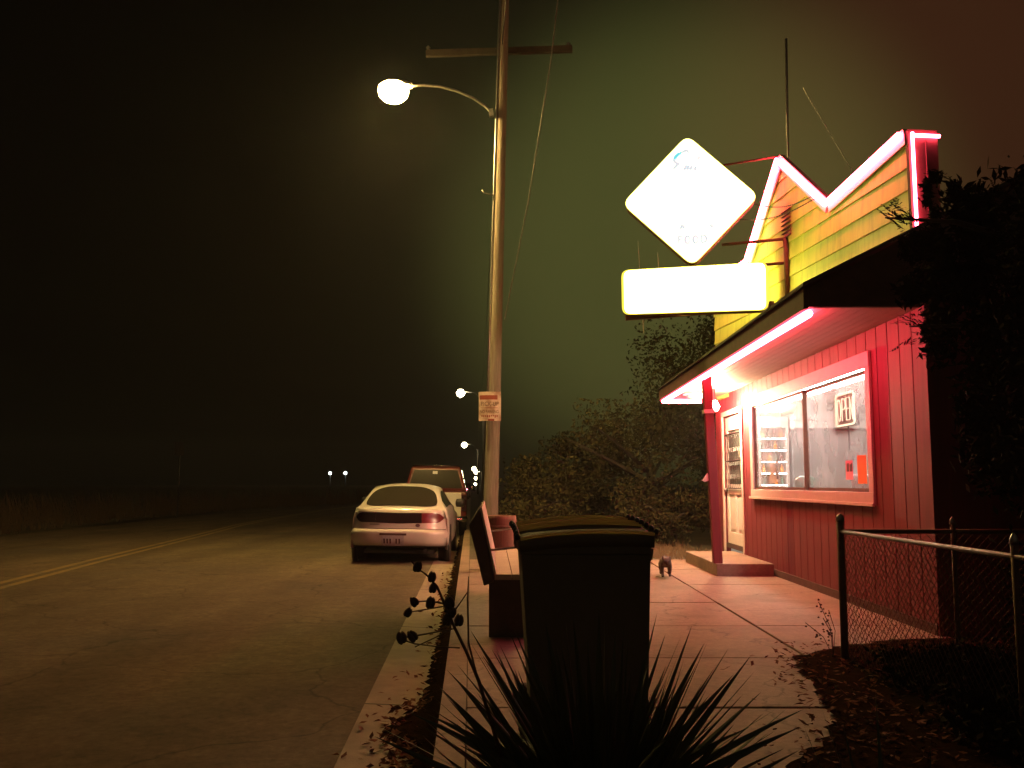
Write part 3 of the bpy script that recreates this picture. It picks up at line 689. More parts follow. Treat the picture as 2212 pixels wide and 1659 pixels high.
# ---------------- step, canopy post, flood light
e1 = G(1481, 1213); e0 = G(1548.6, 1244.4)
b = MB(); x0 = e0.x
b.hexa([(e0.x,e0.y,-.02),(wallx(e0.y)-.055,e0.y-.03,-.02),(wallx(e1.y)-.055,e1.y,-.02),(e1.x,e1.y,-.02),(e0.x,e0.y,.16),(wallx(e0.y)-.055,e0.y-.03,.16),(wallx(e1.y)-.055,e1.y,.16),(e1.x,e1.y,.16)])
tag(b.build('door_step', M_CONC, bevel=.012), 'concrete step in front of the white barred door', 'step')
pb = Vector((e0.x+.035, e0.y+.10, .16)); pt = D(1530, 880, pb.y); tpos = pb + (pt-pb)*((zs-.16)/(pt.z-.16))
post = thing('canopy_post', pb, 'red painted square post holding the canopy at the step corner', 'post')
b = MB(); b.beam(pb, tpos, .115, .115, up=(0,1,0)); b.build('shaft', M_RED, post, bevel=.006)
ax_ = (tpos-pb).normalized(); q = pb+ax_*1.98
b = MB(); b.beam(q, q+ax_*.05, .15, .15, up=(0,1,0)); b.build('collar', M_TRIM, post)
q = D(1525, 1033, pb.y)
b = MB(); b.hexa([q+Vector(v) for v in ((-.02,-.02,-.05),(.06,-.02,-.02),(.06,.02,-.02),(-.02,.02,-.05),(-.05,-.02,-.03),(.02,-.02,.07),(.02,.02,.07),(-.05,.02,-.03))])
b.build('hook', M_WHITE, post)
lp = D(1543, 874, 14.0)
fl = thing('flood_light', lp, 'blazing bare bulb hanging under the canopy behind the post', 'lamp')
b = MB(); b.lathe([(.02,.10),(.05,.09),(.055,.03)], 14, Matrix.Translation(lp)); b.beam(lp+Vector((0,0,.10)), Vector((lp.x,lp.y,zs)), .03, .03, up=(0,1,0)); b.build('housing', M_WHITE, fl)
b = MB(); b.lathe([(.03,.028),(.066,.0),(.074,-.04),(.055,-.085),(.01,-.105)], 14, Matrix.Translation(lp)); b.build('bulb', M_BULB, fl)
q = WP(WALL.hit(1575, 838)[0], zs, .55)
rl = thing('soffit_light', q, 'flat round unlit fixture under the canopy above the door', 'lamp')
b = MB(); b.lathe([(.20,-.005),(.20,-.03),(.15,-.035)], 20, Matrix.Translation(q)); b.build('rim', M_WHITE, rl)
b = MB(); b.lathe([(.145,-.036),(.12,-.08),(.02,-.10)], 20, Matrix.Translation(q)); b.build('globe', M_TRIM, rl)

# ================================================================== projecting sign
sy = SP.p(SP.hit(1703, 560)[0], 0).y
GS = Plane(D(1340, 620, sy+.42), D(1660, 620, sy+.06))
sgn = 1.0 if GS.n.y < 0 else -1.0
def GP(px, py, o=0.0):
    s_, z_ = GS.hit(px, py); return GS.p(s_, z_, o*sgn)
sign = thing('projecting_sign', GS.p(1.0, GS.hit(1500,677)[1]), 'glowing white diamond over a glowing rectangle on arms from the shop front', 'sign')
def rpoly(corners, r, n=5):     # rounded polygon in photo measure on the sign plane
    out = []
    m_ = len(corners)
    for i in range(m_):
        p, a, c = Vector(corners[i]), Vector(corners[i-1]), Vector(corners[(i+1) % m_])
        u, v = (a-p).normalized(), (c-p).normalized()
        A, B = p+u*r, p+v*r
        for k in range(n+1):
            t_ = k/n; out.append(tuple(A.lerp(p, t_).lerp(p.lerp(B, t_), t_)))
    return out
def scaled(c, f):
    g_ = sum((Vector(p) for p in c), Vector((0,0)))/len(c); return [tuple(g_ + (Vector(p)-g_)*f) for p in c]
def panel(name, corners, rr, face_m, inset):
    ol = rpoly(corners, rr)
    b = MB(); b.prism([GP(x, y, .0) for x, y in ol], GS.n*sgn*-.20); o = b.build(name, M_RUST, sign)
    b = MB(); b.prism([GP(x, y, .001) for x, y in ol], GS.n*sgn*.012); b.build('rim', M_SIGNEDGE, o)
    il = rpoly(scaled(corners, inset), rr*.9)
    for oo in (.014, -.206):
        b = MB(); b.prism([GP(x, y, oo) for x, y in il], GS.n*sgn*.005*(1 if oo > 0 else -1)); b.build('face', face_m, o)
    return o
dia = panel('diamond_panel', [(1484,292),(1640,424),(1496,576),(1343,441)], 22, M_SIGNW, .985)
rect = panel('rectangle_panel', [(1342,584),(1658,566),(1660,670),(1344,680)], 16, M_SIGNY, .965)
def marks(strokes, m, name, rw=.024):
    for st_ in strokes:
        b = MB(); b.tube([GP(x, y, .030) for x, y in st_], rw if len(st_) < 3 else [rw*(.5+.7*math.sin(math.pi*(i+.3)/len(st_))) for i in range(len(st_))], 5); b.build(name, m, dia)
Z = lambda x, y: (1321.5 + x*.20426, 271.1 + y*.20426)      # detail crop of the face
marks([[Z(815,300),Z(800,278),Z(770,280),Z(735,297)], [Z(668,350),Z(655,372),Z(665,395),Z(690,410),Z(715,408)], [Z(715,408),Z(690,430),Z(650,470)],
       [Z(905,365),Z(922,350),Z(925,335)], [Z(790,425),Z(768,470),Z(770,485)], [Z(815,430),Z(800,465),Z(808,480)], [Z(848,435),Z(832,465),Z(838,482)], [Z(895,440),Z(878,465),Z(888,485)],
       [Z(745,1060),Z(725,1105)], [Z(745,1060),Z(770,1095)], [Z(1040,1055),Z(1070,1085)]], M_SLET, 'script_lettering')
marks([[Z(735,297),Z(705,315),Z(680,338),Z(660,365)]], M_SCYAN, 'script_highlight', .032)
marks([[Z(710,1255),Z(706,1180),Z(745,1178)], [Z(708,1215),Z(735,1213)],
       [Z(x,y) for x, y in el(800,1215,24,38,0,360)], [Z(x,y) for x, y in el(885,1212,24,38,0,360)], [Z(950,1245),Z(946,1168),Z(985,1172),Z(1002,1200),Z(995,1232),Z(950,1247)]], M_SLET, 'food_lettering', .020)
def arm(p0, p1s, r=.022):
    b = MB(); s_, z_ = SP.hit(*p1s); b.tube([p0, SPp(s_, z_, .03)], r, 8); b.build('arm', M_RUST, sign)
arm(GP(1560, 525, -.1), (1703, 516)); arm(GP(1640, 569, -.1), (1703, 568)); arm(GP(1560, 352, -.1), (1686, 338), .014)
b = MB(); s_, z_ = SP.hit(1672, 664); b.beam(GP(1350, 684, -.1), SPp(s_, z_, .03), .07, .07); b.build('support_beam', M_RUST, sign)
b = MB(); b.beam(GP(1668, 648, -.1), GP(1668, 690, -.1), .06, .06, up=(0,1,0)); b.build('bracket', M_BLACK, sign)
s_, z_ = SP.hit(1703, 515); s2, z2 = SP.hit(1703, 648)
b = MB(); b.tube([SPp(s_, z_, .045), SPp(s_, z2, .045)], .03, 8); b.build('wall_post', M_RUST, sign)
for a_, c_ in (((1630, 436), (1776, 420)), ((1600, 470), (1776, 428))):
    b = MB(); p0 = GP(*a_, -.1); s_, z_ = SP.hit(*c_); p1 = SPp(s_, z_, .08)
    nl = 60
    for k in range(nl):
        t0, t1 = k/nl, (k+1)/nl; sag = lambda t: Vector((0,0,-.10*math.sin(math.pi*t)))
        q0, q1 = p0.lerp(p1, t0)+sag(t0), p0.lerp(p1, t1)+sag(t1); b.beam(q0, q1, .016 if k % 2 else .005, .005 if k % 2 else .016)
    b.build('chain', M_BLACK, sign)

# ================================================================== utility pole, street lamp, wires
PY = 17.9
pbase = D(1060, 1110, PY); ptop = D(1090, -20, PY)
pd = (ptop-pbase).normalized()
def pole_at(z): return pbase + pd*((z-pbase.z)/pd.z)
up = thing('utility_pole', pole_at(0), 'tall weathered wooden utility pole with a crossarm behind the bench', 'utility pole')
b = MB(); zz = [-.1 + 12.6*k/20 for k in range(21)]
b.tube([pole_at(z) for z in zz], [.148 - .0045*z for z in zz], 14); b.build('pole', M_WOODP, up)
ca = pole_at(D(1078, 110, PY).z)
b = MB(); b.beam(D(920, 116, PY+.2), D(1236, 106, PY+.2), .10, .13); b.build('crossarm', M_BARK, up)  # dark bark tone paints the arm's shade above the lamp head
for px in (925, 1228):
    q = D(px, 104 if px > 1000 else 112, PY+.2); b = MB(); b.lathe([(.02,0),(.05,.02),(.03,.06),(.05,.09),(.015,.13)], 10, Matrix.Translation(q)); b.build('insulator', M_GALV, up)
b = MB(); n_ = 16
b.tube([pole_at(z)+Vector((-.135+.0045*z,-.075,0)) for z in (2.6, 5, 8, 10.9, 12.4)], .025, 8); b.build('conduit', M_GALV, up)
b = MB(); b.tube([pole_at(6.9)+Vector((-.1,-.1,0)), pole_at(6.9)+Vector((-.30,-.14,.03)), pole_at(6.9)+Vector((-.34,-.14,.09))], .012, 6); b.build('step_iron', M_GALV, up)
# street lamp on its curved arm
lampY = PY-.6
sl = thing('street_lamp', D(1062, 246, PY), 'lit cobra-head street lamp on a long curved arm from the pole', 'street lamp')
b = MB(); arm_px = [(1060,248),(1058,240),(1046,228),(1022,212),(985,196),(950,187),(915,184),(885,186)]
pts = [D(x, y, PY-.15 - (1060-x)/175*.5) for x, y in arm_px]; b.tube(pts, .03, 8); b.build('arm', M_GALV, sl)
b = MB(); b.beam(D(1060,236,PY-.14), D(1062,252,PY-.14), .09, .09, up=(0,1,0)); b.build('bracket', M_GALV, sl)
lc = D(850, 190, lampY-.1)
b = MB(); Mh = Matrix.Translation(lc)
prof = []
def head(u, v):
    x = -.30 + .66*u; wv = .17*math.sin(math.pi*min(1, .18+.82*(1-u)))**.7 if u < 1 else .03
    wv = .04 + .135*math.sin(math.pi*(.12+.8*(1-u)))
    return lc + Vector((x, wv*math.cos(math.pi*v), .03 + wv*.75*math.sin(math.pi*v)))
b.grid(head, [i/10 for i in range(11)], [j/10 for j in range(11)]); b.build('lamp_head', M_GALV, sl)
b = MB(); b.lathe([(.20,.08),(.28,.02),(.30,-.07),(.27,-.16),(.19,-.24),(.10,-.28),(.01,-.29)], 18, Mh); b.build('lens_bowl', M_LAMP, sl)
# guy cable
b = MB(); b.tube([D(1206, -10, PY-2.5), D(1190, 130, PY-2), D(1142, 430, PY-1), D(1090, 690, PY-.2)], .011, 5)
tag(b.build('guy_cable', M_GALV), 'thin slack cable running down beside the utility pole', 'cable')
# mast, guy and wires behind the gable
mast = D(1702, 330, 15.0)
b = MB(); b.tube([D(1703, 420, 15.2), D(1698, 84, 15.2)], .024, 6); tag(b.build('antenna_mast', M_GALV), 'slim upright antenna mast behind the gable peak', 'mast')
b = MB(); b.tube([D(1735, 190, 15.2), D(1850, 385, 15.0)], .008, 4); tag(b.build('mast_wire', M_GALV), 'faint slanting guy wire right of the antenna mast', 'wire')
for a_, c_, lab in (((1378, 520), (1390, 720), 'faint thin cable hanging left below the diamond panel'), ((1420, 545), (1432, 690), 'faint thin cable hanging right below the diamond panel')):
    b = MB(); b.tube([D(*a_, 14.5), D(*c_, 14.5)], .006, 4); tag(b.build('hanging_cable', M_GALV), lab, 'cable')
for lab, pts in (('overhead wire sloping down into the distance along the kerb', [(1096,-30,14),(1084,100,18),(1046,780,60),(1030,960,150)]),):
    b = MB(); b.tube([D(x,y,Y) for x,y,Y in pts], .012, 4); tag(b.build('overhead_wire', M_BLKP), lab, 'wire')
# pick-up / no parking sign on the pole
def sgp(px, py, dy=0.): return D(px, py, PY-.20+dy)
nps = thing('parking_sign', sgp(1058, 908), 'rusty white PICK-UP NO PARKING sign bent round the utility pole', 'sign')
c0, c1 = sgp(1034, 846), sgp(1082, 909)
def SGN(u, v, o=0):       # u 0..1 across, v 0..1 down; the plate is slightly bowed
    q = sgp(1034+48*u, 846+63*v); q.y += .05*(2*u-1)**2 - o; return q
b = MB(); us = [i/8 for i in range(9)]
b.grid(lambda u, v: SGN(u, v), us, [0, 1]); b.grid(lambda u, v: SGN(u, v, -.004), us, [0, 1], flip=True); b.build('plate', M_SIGNB, nps, fix=False)
b = MB(); b.grid(lambda u, v: SGN(.05+.80*u, .12+.15*v, .004), us, [0, 1]); b.build('red_band', M_SIGNR, nps, fix=False)
b = MB(); b.grid(lambda u, v: SGN(.08+.78*u, .545+.012*v, .004), us, [0, 1]); b.build('rule_line', M_SIGNR, nps, fix=False)
def text(s_, size, loc, rot, m, parent, name='lettering', ext=.002, sx=1.):
    cu = bpy.data.curves.new(name, 'FONT'); cu.body = s_; cu.size = size; cu.align_x = 'CENTER'; cu.extrude = ext; cu.materials.append(m)
    tmp = bpy.data.objects.new(name+'_outline', cu); C.objects.link(tmp); dg = bpy.context.evaluated_depsgraph_get(); dg.update()
    me_ = bpy.data.meshes.new_from_object(tmp.evaluated_get(dg)); me_.materials.clear(); me_.materials.append(m); bpy.data.objects.remove(tmp)
    o = bpy.data.objects.new(name, me_); C.objects.link(o); o.location = loc; o.rotation_euler = rot; o.scale.x = sx
    if parent: o.parent = parent; o.matrix_parent_inverse = world(parent).inverted()
    return o
text('PICK-UP', .115, SGN(.5, .49, .022), (R(90),0,0), M_RUST, nps, sx=.82)
text('NO PARKING', .085, SGN(.48, .74, .022), (R(90),0,0), M_RUST, nps, sx=.70)
b = MB(); random.seed(3)
for k in range(9):
    u = .12+.085*k; hgt = random.uniform(.05,.1); b.grid(lambda a_, v: SGN(u+.055*a_, .80+hgt*v, .004), [0, 1], [0, 1])
b.grid(lambda a_, v: SGN(.42+.28*a_, .93+.07*v, .004), [0, .5, 1], [0, 1]); b.build('worn_print', M_SIGNR, nps, fix=False)

# ---------------- receding street lamps
def far_lamp(px, py, Y, r, label):
    q = D(px, py, Y); t_ = thing('distant_street_lamp', (q.x+1.6, Y, 0), label, 'street lamp', 'street lamps receding up the road')
    b = MB(); b.tube([(q.x+1.6,Y,-.2),(q.x+1.6,Y,q.z-.6)], [.14,.1], 8); b.build('pole', M_WOODP, t_)
    b = MB(); b.tube([(q.x+1.6,Y,q.z-.7),(q.x+1.0,Y,q.z+.02),(q.x+.1,Y,q.z+.10)], .03, 6); b.build('arm', M_GALV, t_)
    b = MB(); b.lathe([(r*.5,r*.8),(r,0),(r*.7,-r*.6),(.02,-r)], 12, Matrix.Translation(q)); b.build('lens_bowl', M_FARL, t_)
far_lamp(995, 849, 62, .30, 'distant lit street lamp highest above the red pickup')
far_lamp(1003, 961, 108, .36, 'distant lit street lamp second highest above the pickup roof')
far_lamp(1024, 1013, 190, .50, 'far street lamp low beside the utility pole, upper of a close pair')
far_lamp(1029, 1019, 205, .62, 'far street lamp low beside the utility pole, lower of a close pair')
far_lamp(1028, 1033, 255, .50, 'tiny far street lamp just under the close pair')
far_lamp(1027, 1046, 330, .55, 'lowest tiny street lamp just above the distant tail lights')
# distant car
Yc = 150; q = D(1014, 1057, Yc)
fc = thing('distant_car', (q.x, Yc, ROADZ), 'distant car on the road showing two tail lights', 'car')
b = MB(); b.hexa([(q.x-.85,Yc,.1),(q.x+.85,Yc,.1),(q.x+.85,Yc+4.2,.1),(q.x-.85,Yc+4.2,.1),(q.x-.85,Yc,.75),(q.x+.85,Yc,.75),(q.x+.85,Yc+4.2,.7),(q.x-.85,Yc+4.2,.7)])
b.hexa([(q.x-.75,Yc+.5,.75),(q.x+.75,Yc+.5,.75),(q.x+.75,Yc+3.0,.75),(q.x-.75,Yc+3.0,.75),(q.x-.6,Yc+1,1.3),(q.x+.6,Yc+1,1.3),(q.x+.6,Yc+2.2,1.3),(q.x-.6,Yc+2.2,1.3)]); b.build('body', M_BLKP, fc, bevel=.08)
for s_ in (-1, 1):
    b = MB(); b.lathe([(.02,.12),(.14,.05),(.14,-.05),(.02,-.12)], 10, Matrix.Translation((q.x+s_*.42, Yc-.1, q.z))); b.build('tail_light', M_TAILL, fc)
for s_ in (-1, 1):
    for yy in (Yc+.8, Yc+3.4):
        b = MB(); b.lathe([(.3,-.1),(.3,.1)], 12, Matrix.Translation((q.x+s_*.78, yy, ROADZ+.3)) @ Matrix.Rotation(R(90),4,'Y')); b.build('wheel', M_TIRE, fc)
# lights across the field, on posts
for px, r, lab in ((713, .12, 'small white yard light far across the field, leftmost of two'), (746, .12, 'small white yard light far across the field beside the white car')):
    q = D(px, 1022, 75); t_ = thing('yard_light', (q.x, 75, -.13), lab, 'yard light', 'yard lights across the field')
    b = MB(); b.tube([(q.x,75.1,-.2),(q.x,75.1,q.z)], .04, 6); b.build('post', M_BLKP, t_)
    b = MB(); b.lathe([(.03,r),(r,.03),(r*.8,-r*.7),(.02,-r)], 10, Matrix.Translation(q)); b.build('lamp', M_HEADL, t_)
t_ = thing('road_sign', D(388, 1110, 38), 'unlit road sign on a thin post across the road', 'sign')
q = D(388, 968, 38); b = MB(); b.box(q.x-.2, q.x+.2, 37.96, 38.0, q.z-.3, q.z+.25); b.build('plate', M_BLACK, t_)
b = MB(); b.tube([(q.x,38.03,-.2),(q.x,38.03,q.z+.2)], .03, 6); b.build('post', M_BLACK, t_)

# ================================================================== white saloon
cr = G(857, 1203, ROADZ)
CARY = 15.6
cpos = D(857, 1203, CARY); cpos.z = ROADZ
car = thing('parked_car', cpos, 'white saloon car parked at the kerb, seen from behind', 'car')
car.rotation_euler = (0, R(1.0), R(1.0))
PROF = [(.34,.27,.74),(.15,.285,.78),(.06,.315,.80),(.01,.40,.815),(0,.49,.82),(.005,.54,.815),(.035,.575,.80),(.045,.585,.785),(.05,.60,.78),(.065,.68,.775),(.085,.76,.765),(.105,.84,.758),(.13,.89,.75),(.17,.925,.74),(.24,.94,.735),
        (.31,.955,.725),(.46,1.01,.705),(.66,1.09,.675),(.88,1.175,.64),(1.08,1.245,.61),(1.26,1.295,.59),(1.55,1.33,.575),(2.0,1.345,.57),(2.4,1.325,.575),(2.65,1.26,.60),(2.95,1.11,.66),(3.2,.98,.70),(3.6,.92,.73),(4.0,.84,.74),(4.25,.74,.74),(4.33,.6,.76),(4.35,.45,.78),(4.28,.27,.76)]
def prof(si):
    i = max(0, min(len(PROF)-2, int(si))); f = si - i
    a, c = PROF[i], PROF[i+1]; return [a[k]+(c[k]-a[k])*f for k in range(3)]
def CS(si, t, off=0.0):
    y, z, wv = prof(si)
    rear = max(0, 1 - si/22)
    k = abs(t)**3.2; k2 = abs(t)**7
    fr = max(0, (si-26)/6)
    py = y + .20*k*min(1, max(0,(16-si)/6)) + .10*k2*min(1, max(0,(20-si)/6)) - .25*k*fr
    pz = z - (.06*k if 13 < si < 27 else .015*k)
    p = Vector((wv*t, py, pz))
    if off:
        e = .02; a = CS(si+e, t); c = CS(si-e, t); l_ = CS(si, t+e); r_ = CS(si, t-e)
        n_ = (l_-r_).cross(a-c)
        if n_.length > 1e-9: p = p + n_.normalized()*off
    return p
ts = [-1+2*i/26 for i in range(27)]
b = MB(); ss = [i*.5 for i in range(2*(len(PROF)-1)+1)]
b.grid(lambda s_, t_: CS(s_, t_), ss, ts)
def side(s_, v, sg):       # from the profile edge down to the sill
    e = CS(s_, sg)
    ring = [(0, e.x, e.z)]
    tgt = [(.92,.775),(.75,.825),(.50,.845),(.32,.83),(.24,.79)]
    n_ = len(tgt); k = v*n_; i = int(k); f = k-i
    def node(j):
        if j == 0: return (abs(e.x), e.z)
        zt, wt = tgt[j-1]
        z_ = min(e.z - .002*j, zt); 
        endf = min(1, max(0, e.y/.5)) * min(1, max(0, (4.4-e.y)/.5))
        w_ = abs(e.x) + (wt-abs(e.x))*max(.0, endf) if e.z > zt else abs(e.x)
        return (max(w_, abs(e.x)), z_)
    a = node(min(i, n_)); c = node(min(i+1, n_)); return Vector((sg*(a[0]+(c[0]-a[0])*f), e.y, a[1]+(c[1]-a[1])*f))
for sg in (-1, 1): b.grid(lambda s_, v: side(s_, v, sg), ss, [i/10 for i in range(11)])
def cbuild(b, name, m, parent=None):
    o = b.build(name, m); o.parent = parent or car
    return o
cbuild(b, 'body', M_CARW)
def patch(s0, s1, t0, t1, off, n=14, shape=None, m=6):
    b = MB()
    def f(u, v):
        s_ = s0+(s1-s0)*u; tt = t0+(t1-t0)*v
        if shape: s_, tt = shape(u, v)
        return CS(s_, tt, off)
    b.grid(f, [i/m for i in range(m+1)], [j/n for j in range(n+1)]); return b
# rear window with rounded outline
def rw(u, v):
    e = abs(2*v-1); s_lo = 15.1 + .8*e**6; s_hi = 19.9 - .9*e**5
    hw_ = .90*(1-.07*abs(2*u-1)**3)
    return s_lo+(s_hi-s_lo)*u, hw_*(2*v-1)
sg_ = 1
def outward(): return 1
OFF = .006 if (CS(10, 0, .01)-CS(10, 0)).y < 0 else -.006
cbuild(patch(0,0,0,0, OFF, 24, rw, 10), 'rear_window', M_CGLASS)
# things on the parcel shelf are only hinted at by the dark glass
def tl(u, v):
    tt = -.97+1.94*v; e = abs(tt); hgt = 1.1*(1-max(0, (e-.8)/.17)**2*.85)
    c_ = 10.05 + .25*e; return c_+hgt*(2*u-1), tt
def tl_part(v0, v1):
    return lambda u, v: tl(u, v0+(v1-v0)*v)
cbuild(patch(0,0,0,0, OFF, 16, tl_part(.24,.76), 5), 'reflector_panel', M_DRED)
for v0, v1, m_ in ((0,.2399,M_DRED),(.7601,1,M_REDL)):  # brighter red paints the light caught by the right lens
    cbuild(patch(0,0,0,0, OFF*1.3, 14, tl_part(v0, v1), 5), 'tail_light', m_)
cbuild(patch(7.05, 7.55, -1, 1, OFF*.5, 20, None, 2), 'boot_seam', M_BLKP)
cbuild(patch(0.0, 1.7, -1, 1, OFF, 24, None, 6), 'bumper_underside', M_BLKP)
pl = cbuild(patch(1.9, 3.9, -.33, .13, OFF*1.6, 4, None, 3), 'number_plate', M_PLATE)
cbuild(patch(3.92, 4.5, -.37, .18, OFF*2.2, 4, None, 2), 'plate_recess', M_DKBR)
b = MB()
for k in range(6):
    if k == 3: continue
    for u in (0,):
        t0 = -.29+.062*k; b.face([CS(2.4, t0, OFF*2.1), CS(2.4, t0+.034, OFF*2.1), CS(3.3, t0+.034, OFF*2.1), CS(3.3, t0, OFF*2.1)])
o_ = cbuild(b, 'plate_print', M_INK, pl)
b = MB(); pts = [CS(8.6+.35*math.sin(R(a)), .42+.05*math.cos(R(a)), OFF*1.5) for a in range(0, 360, 24)]; b.face(pts); cbuild(b, 'badge', M_INK)
b = MB(); pts = [CS(8.6, -.62, OFF*1.4), CS(8.6, -.40, OFF*1.4), CS(8.85, -.40, OFF*1.4), CS(8.85, -.62, OFF*1.4)]; b.face(pts); cbuild(b, 'name_script', M_GALV)
# side glass strips
for sg in (-1, 1):
    b = MB(); b.grid(lambda s_, v: side(s_, .03+.15*v, sg)+Vector((sg*.008,0,0)), [17.5+.5*i for i in range(16)], [0,.5,1]); cbuild(b, 'side_window', M_CGLASS)
    b = MB(); q = Vector((sg*.93, 2.75, .98)); b.lathe([(.03,-.09),(.08,-.07),(.085,.06),(.04,.09)], 10, Matrix.Translation(q)@Matrix.Rotation(R(90),4,'Y')@Matrix.Scale(.8,4,(0,1,0))); cbuild(b, 'wing_mirror', M_BLKP)
wp = None
for sg in (-1, 1):
    for yy in (.86, 3.42):
        Mw = Matrix.Translation((sg*.735, yy, .295)) @ Matrix.Rotation(R(90),4,'Y')
        b = MB(); b.lathe([(.20,-.095),(.285,-.09),(.297,-.06),(.297,.06),(.285,.09),(.20,.095)], 24, Mw); wv = cbuild(b, 'wheel', M_TIRE)
        b = MB(); b.lathe([(.19,-.092),(.19,.092)], 20, Mw); cbuild(b, 'rim', M_GALV, wv)
        Ma = Matrix.Translation((sg*.80, yy, .30)) @ Matrix.Rotation(R(90),4,'Y')
        b = MB(); b.lathe([(.345,-.04),(.345,.047)], 24, Ma); cbuild(b, 'wheel_arch', M_BLKP)
b = MB(); b.box(-.6,.6,.35,3.9,.16,.22); b.tube([(.45,.1,.22),(.45,.6,.24)], .03, 8); cbuild(b, 'underbody', M_BLKP)

# ================================================================== maroon pickup with a shell
TY = 23.5
tpos_ = D(938, 1140, TY); tpos_.z = ROADZ
tr = thing('pickup_truck', tpos_, 'maroon pickup with a camper shell and white tailgate ahead of the white car', 'pickup truck')
tr.rotation_euler = (0, R(.8), R(2.5))
def tb(b, name, m, bev=0, parent=None):
    o = b.build(name, m, bevel=bev); o.parent = parent or tr; return o
W2 = .80
b = MB(); b.hexa([(-W2,.06,.50),(W2,.06,.50),(W2,2.1,.50),(-W2,2.1,.50),(-W2,.06,1.15),(W2,.06,1.15),(W2,2.1,1.15),(-W2,2.1,1.15)]); b.box(-W2,W2,2.12,4.7,.45,1.1)
b.hexa([(-.78,2.12,1.1),(.78,2.12,1.1),(.78,3.6,1.1),(-.78,3.6,1.1),(-.64,2.2,1.72),(.64,2.2,1.72),(.64,3.1,1.72),(-.64,3.1,1.72)]); tb(b, 'body', M_CARR, .05)
b = MB(); b.hexa([(-.79,.08,1.151),(.79,.08,1.151),(.79,2.08,1.151),(-.79,2.08,1.151),(-.63,.28,1.78),(.63,.28,1.78),(.63,2.0,1.78),(-.63,2.0,1.78)]); sh = tb(b, 'camper_shell', M_CARR, .06)
f = lambda u, v: Vector(((-.72+1.44*u)*(1-.21*v), .085+.19*v+.02*0-.012, 1.10+.50*v))
b = MB(); b.grid(lambda u, v: Vector(((-.68+1.36*u)*(1-.19*v), .085+.17*v-.012+.0, 1.24+.45*v)), [0,.5,1], [0,.5,1]); b.grid(lambda u, v: Vector(((-.68+1.36*u)*(1-.19*v), .085+.17*v+.02, 1.24+.45*v)), [0,.5,1], [0,.5,1]); tb(b, 'rear_window', M_CGLASS)
b = MB(); b.grid(lambda u, v: Vector((-.08+.12*u, .085+.17*(.78+.16*v)-.016, 1.24+.45*(.78+.16*v))), [0,1], [0,1]); tb(b, 'window_sticker', M_PLATE)
b = MB(); b.tube([(-.6,.27,1.795),(0,.26,1.81),(.6,.27,1.795)], .012, 6); tb(b, 'roof_trim', M_CHROME)
b = MB(); b.box(-.66,.66,.02,.058,.53,1.12); tg = tb(b, 'tailgate', M_CARW, .01)
em = text('F', .16, (0,0,0), (0,0,0), M_RUST, None, 'emblem'); em.parent = tg; em.location = (.33,.016,.82); em.rotation_euler = (R(90),0,0)
for sg in (-1, 1):
    b = MB(); b.box(sg*.735-.06, sg*.735+.06, .02, .058, .66, 1.06); tb(b, 'tail_light', M_DRED, .008)
    b = MB(); b.lathe([(.03,-.08),(.09,-.06),(.09,.06),(.03,.08)], 8, Matrix.Translation((sg*.93,3.2,1.25))); tb(b, 'wing_mirror', M_CHROME)
    for yy in (.95, 3.9):
        b = MB(); b.lathe([(.2,-.1),(.33,-.09),(.335,0),(.33,.09),(.2,.1)], 20, Matrix.Translation((sg*.70,yy,.335))@Matrix.Rotation(R(90),4,'Y')); tb(b, 'wheel', M_TIRE)
b = MB(); b.tube([(-.8,-.02,.47),(-.7,-.08,.46),(0,-.09,.46),(.7,-.08,.46),(.8,-.02,.47)], .075, 10); tb(b, 'bumper', M_CHROME)
b = MB(); b.box(-.15,.15,-.005,.01,.33,.45); tb(b, 'number_plate', M_PLATE)

# ================================================================== bench, barrel
BY0, BY1 = 7.4, 10.4
nb_, nt_ = D(1067, 1241, BY0), D(1036, 1098, BY0)
fb_ = D(1066, 1180, BY1+.2); sh_ = Vector((fb_.x-nb_.x, BY1-BY0, 0))
bench = thing('bench', (nb_.x, BY0, 0), 'wooden bench with a tall leaning back standing between the kerb and the dark bin', 'bench')
b = MB(); th_ = Vector((-.08, .0, -.03))
q = [nb_+Vector((0,0,-.06)), nb_+th_+Vector((0,0,-.06)), nb_+th_+sh_+Vector((0,0,-.06)), nb_+sh_+Vector((0,0,-.06))]
t2_ = Vector((-.085, 0, -.13)); q2 = [nt_, nt_+t2_, nt_+t2_+sh_, nt_+sh_]
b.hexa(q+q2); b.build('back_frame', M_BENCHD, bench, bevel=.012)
d_ = Vector((.016, 0, .004)); o2 = Vector((.002, -.0, 0))
b = MB(); b.hexa([nb_+o2+Vector((0,0,.002)), nb_+o2+d_+Vector((0,0,.002)), nb_+o2+d_+sh_+Vector((0,0,.002)), nb_+o2+sh_+Vector((0,0,.002)), nt_+o2, nt_+o2+d_, nt_+o2+d_+sh_, nt_+o2+sh_]); b.build('backrest', M_BENCH, bench)
sw_ = .42; sz = nb_.z
b = MB()
for k in range(3):
    x0_ = .005 + sw_*k/3; x1_ = sw_*(k+1)/3
    b.hexa([nb_+Vector((x0_,.02,-.045)), nb_+Vector((x1_,.02,-.045)), nb_+sh_+Vector((x1_,-.02,-.045)), nb_+sh_+Vector((x0_,-.02,-.045)), nb_+Vector((x0_,.02,0)), nb_+Vector((x1_,.02,0)), nb_+sh_+Vector((x1_,-.02,0)), nb_+sh_+Vector((x0_,-.02,0))])
b.build('seat', M_BENCH, bench, bevel=.005)
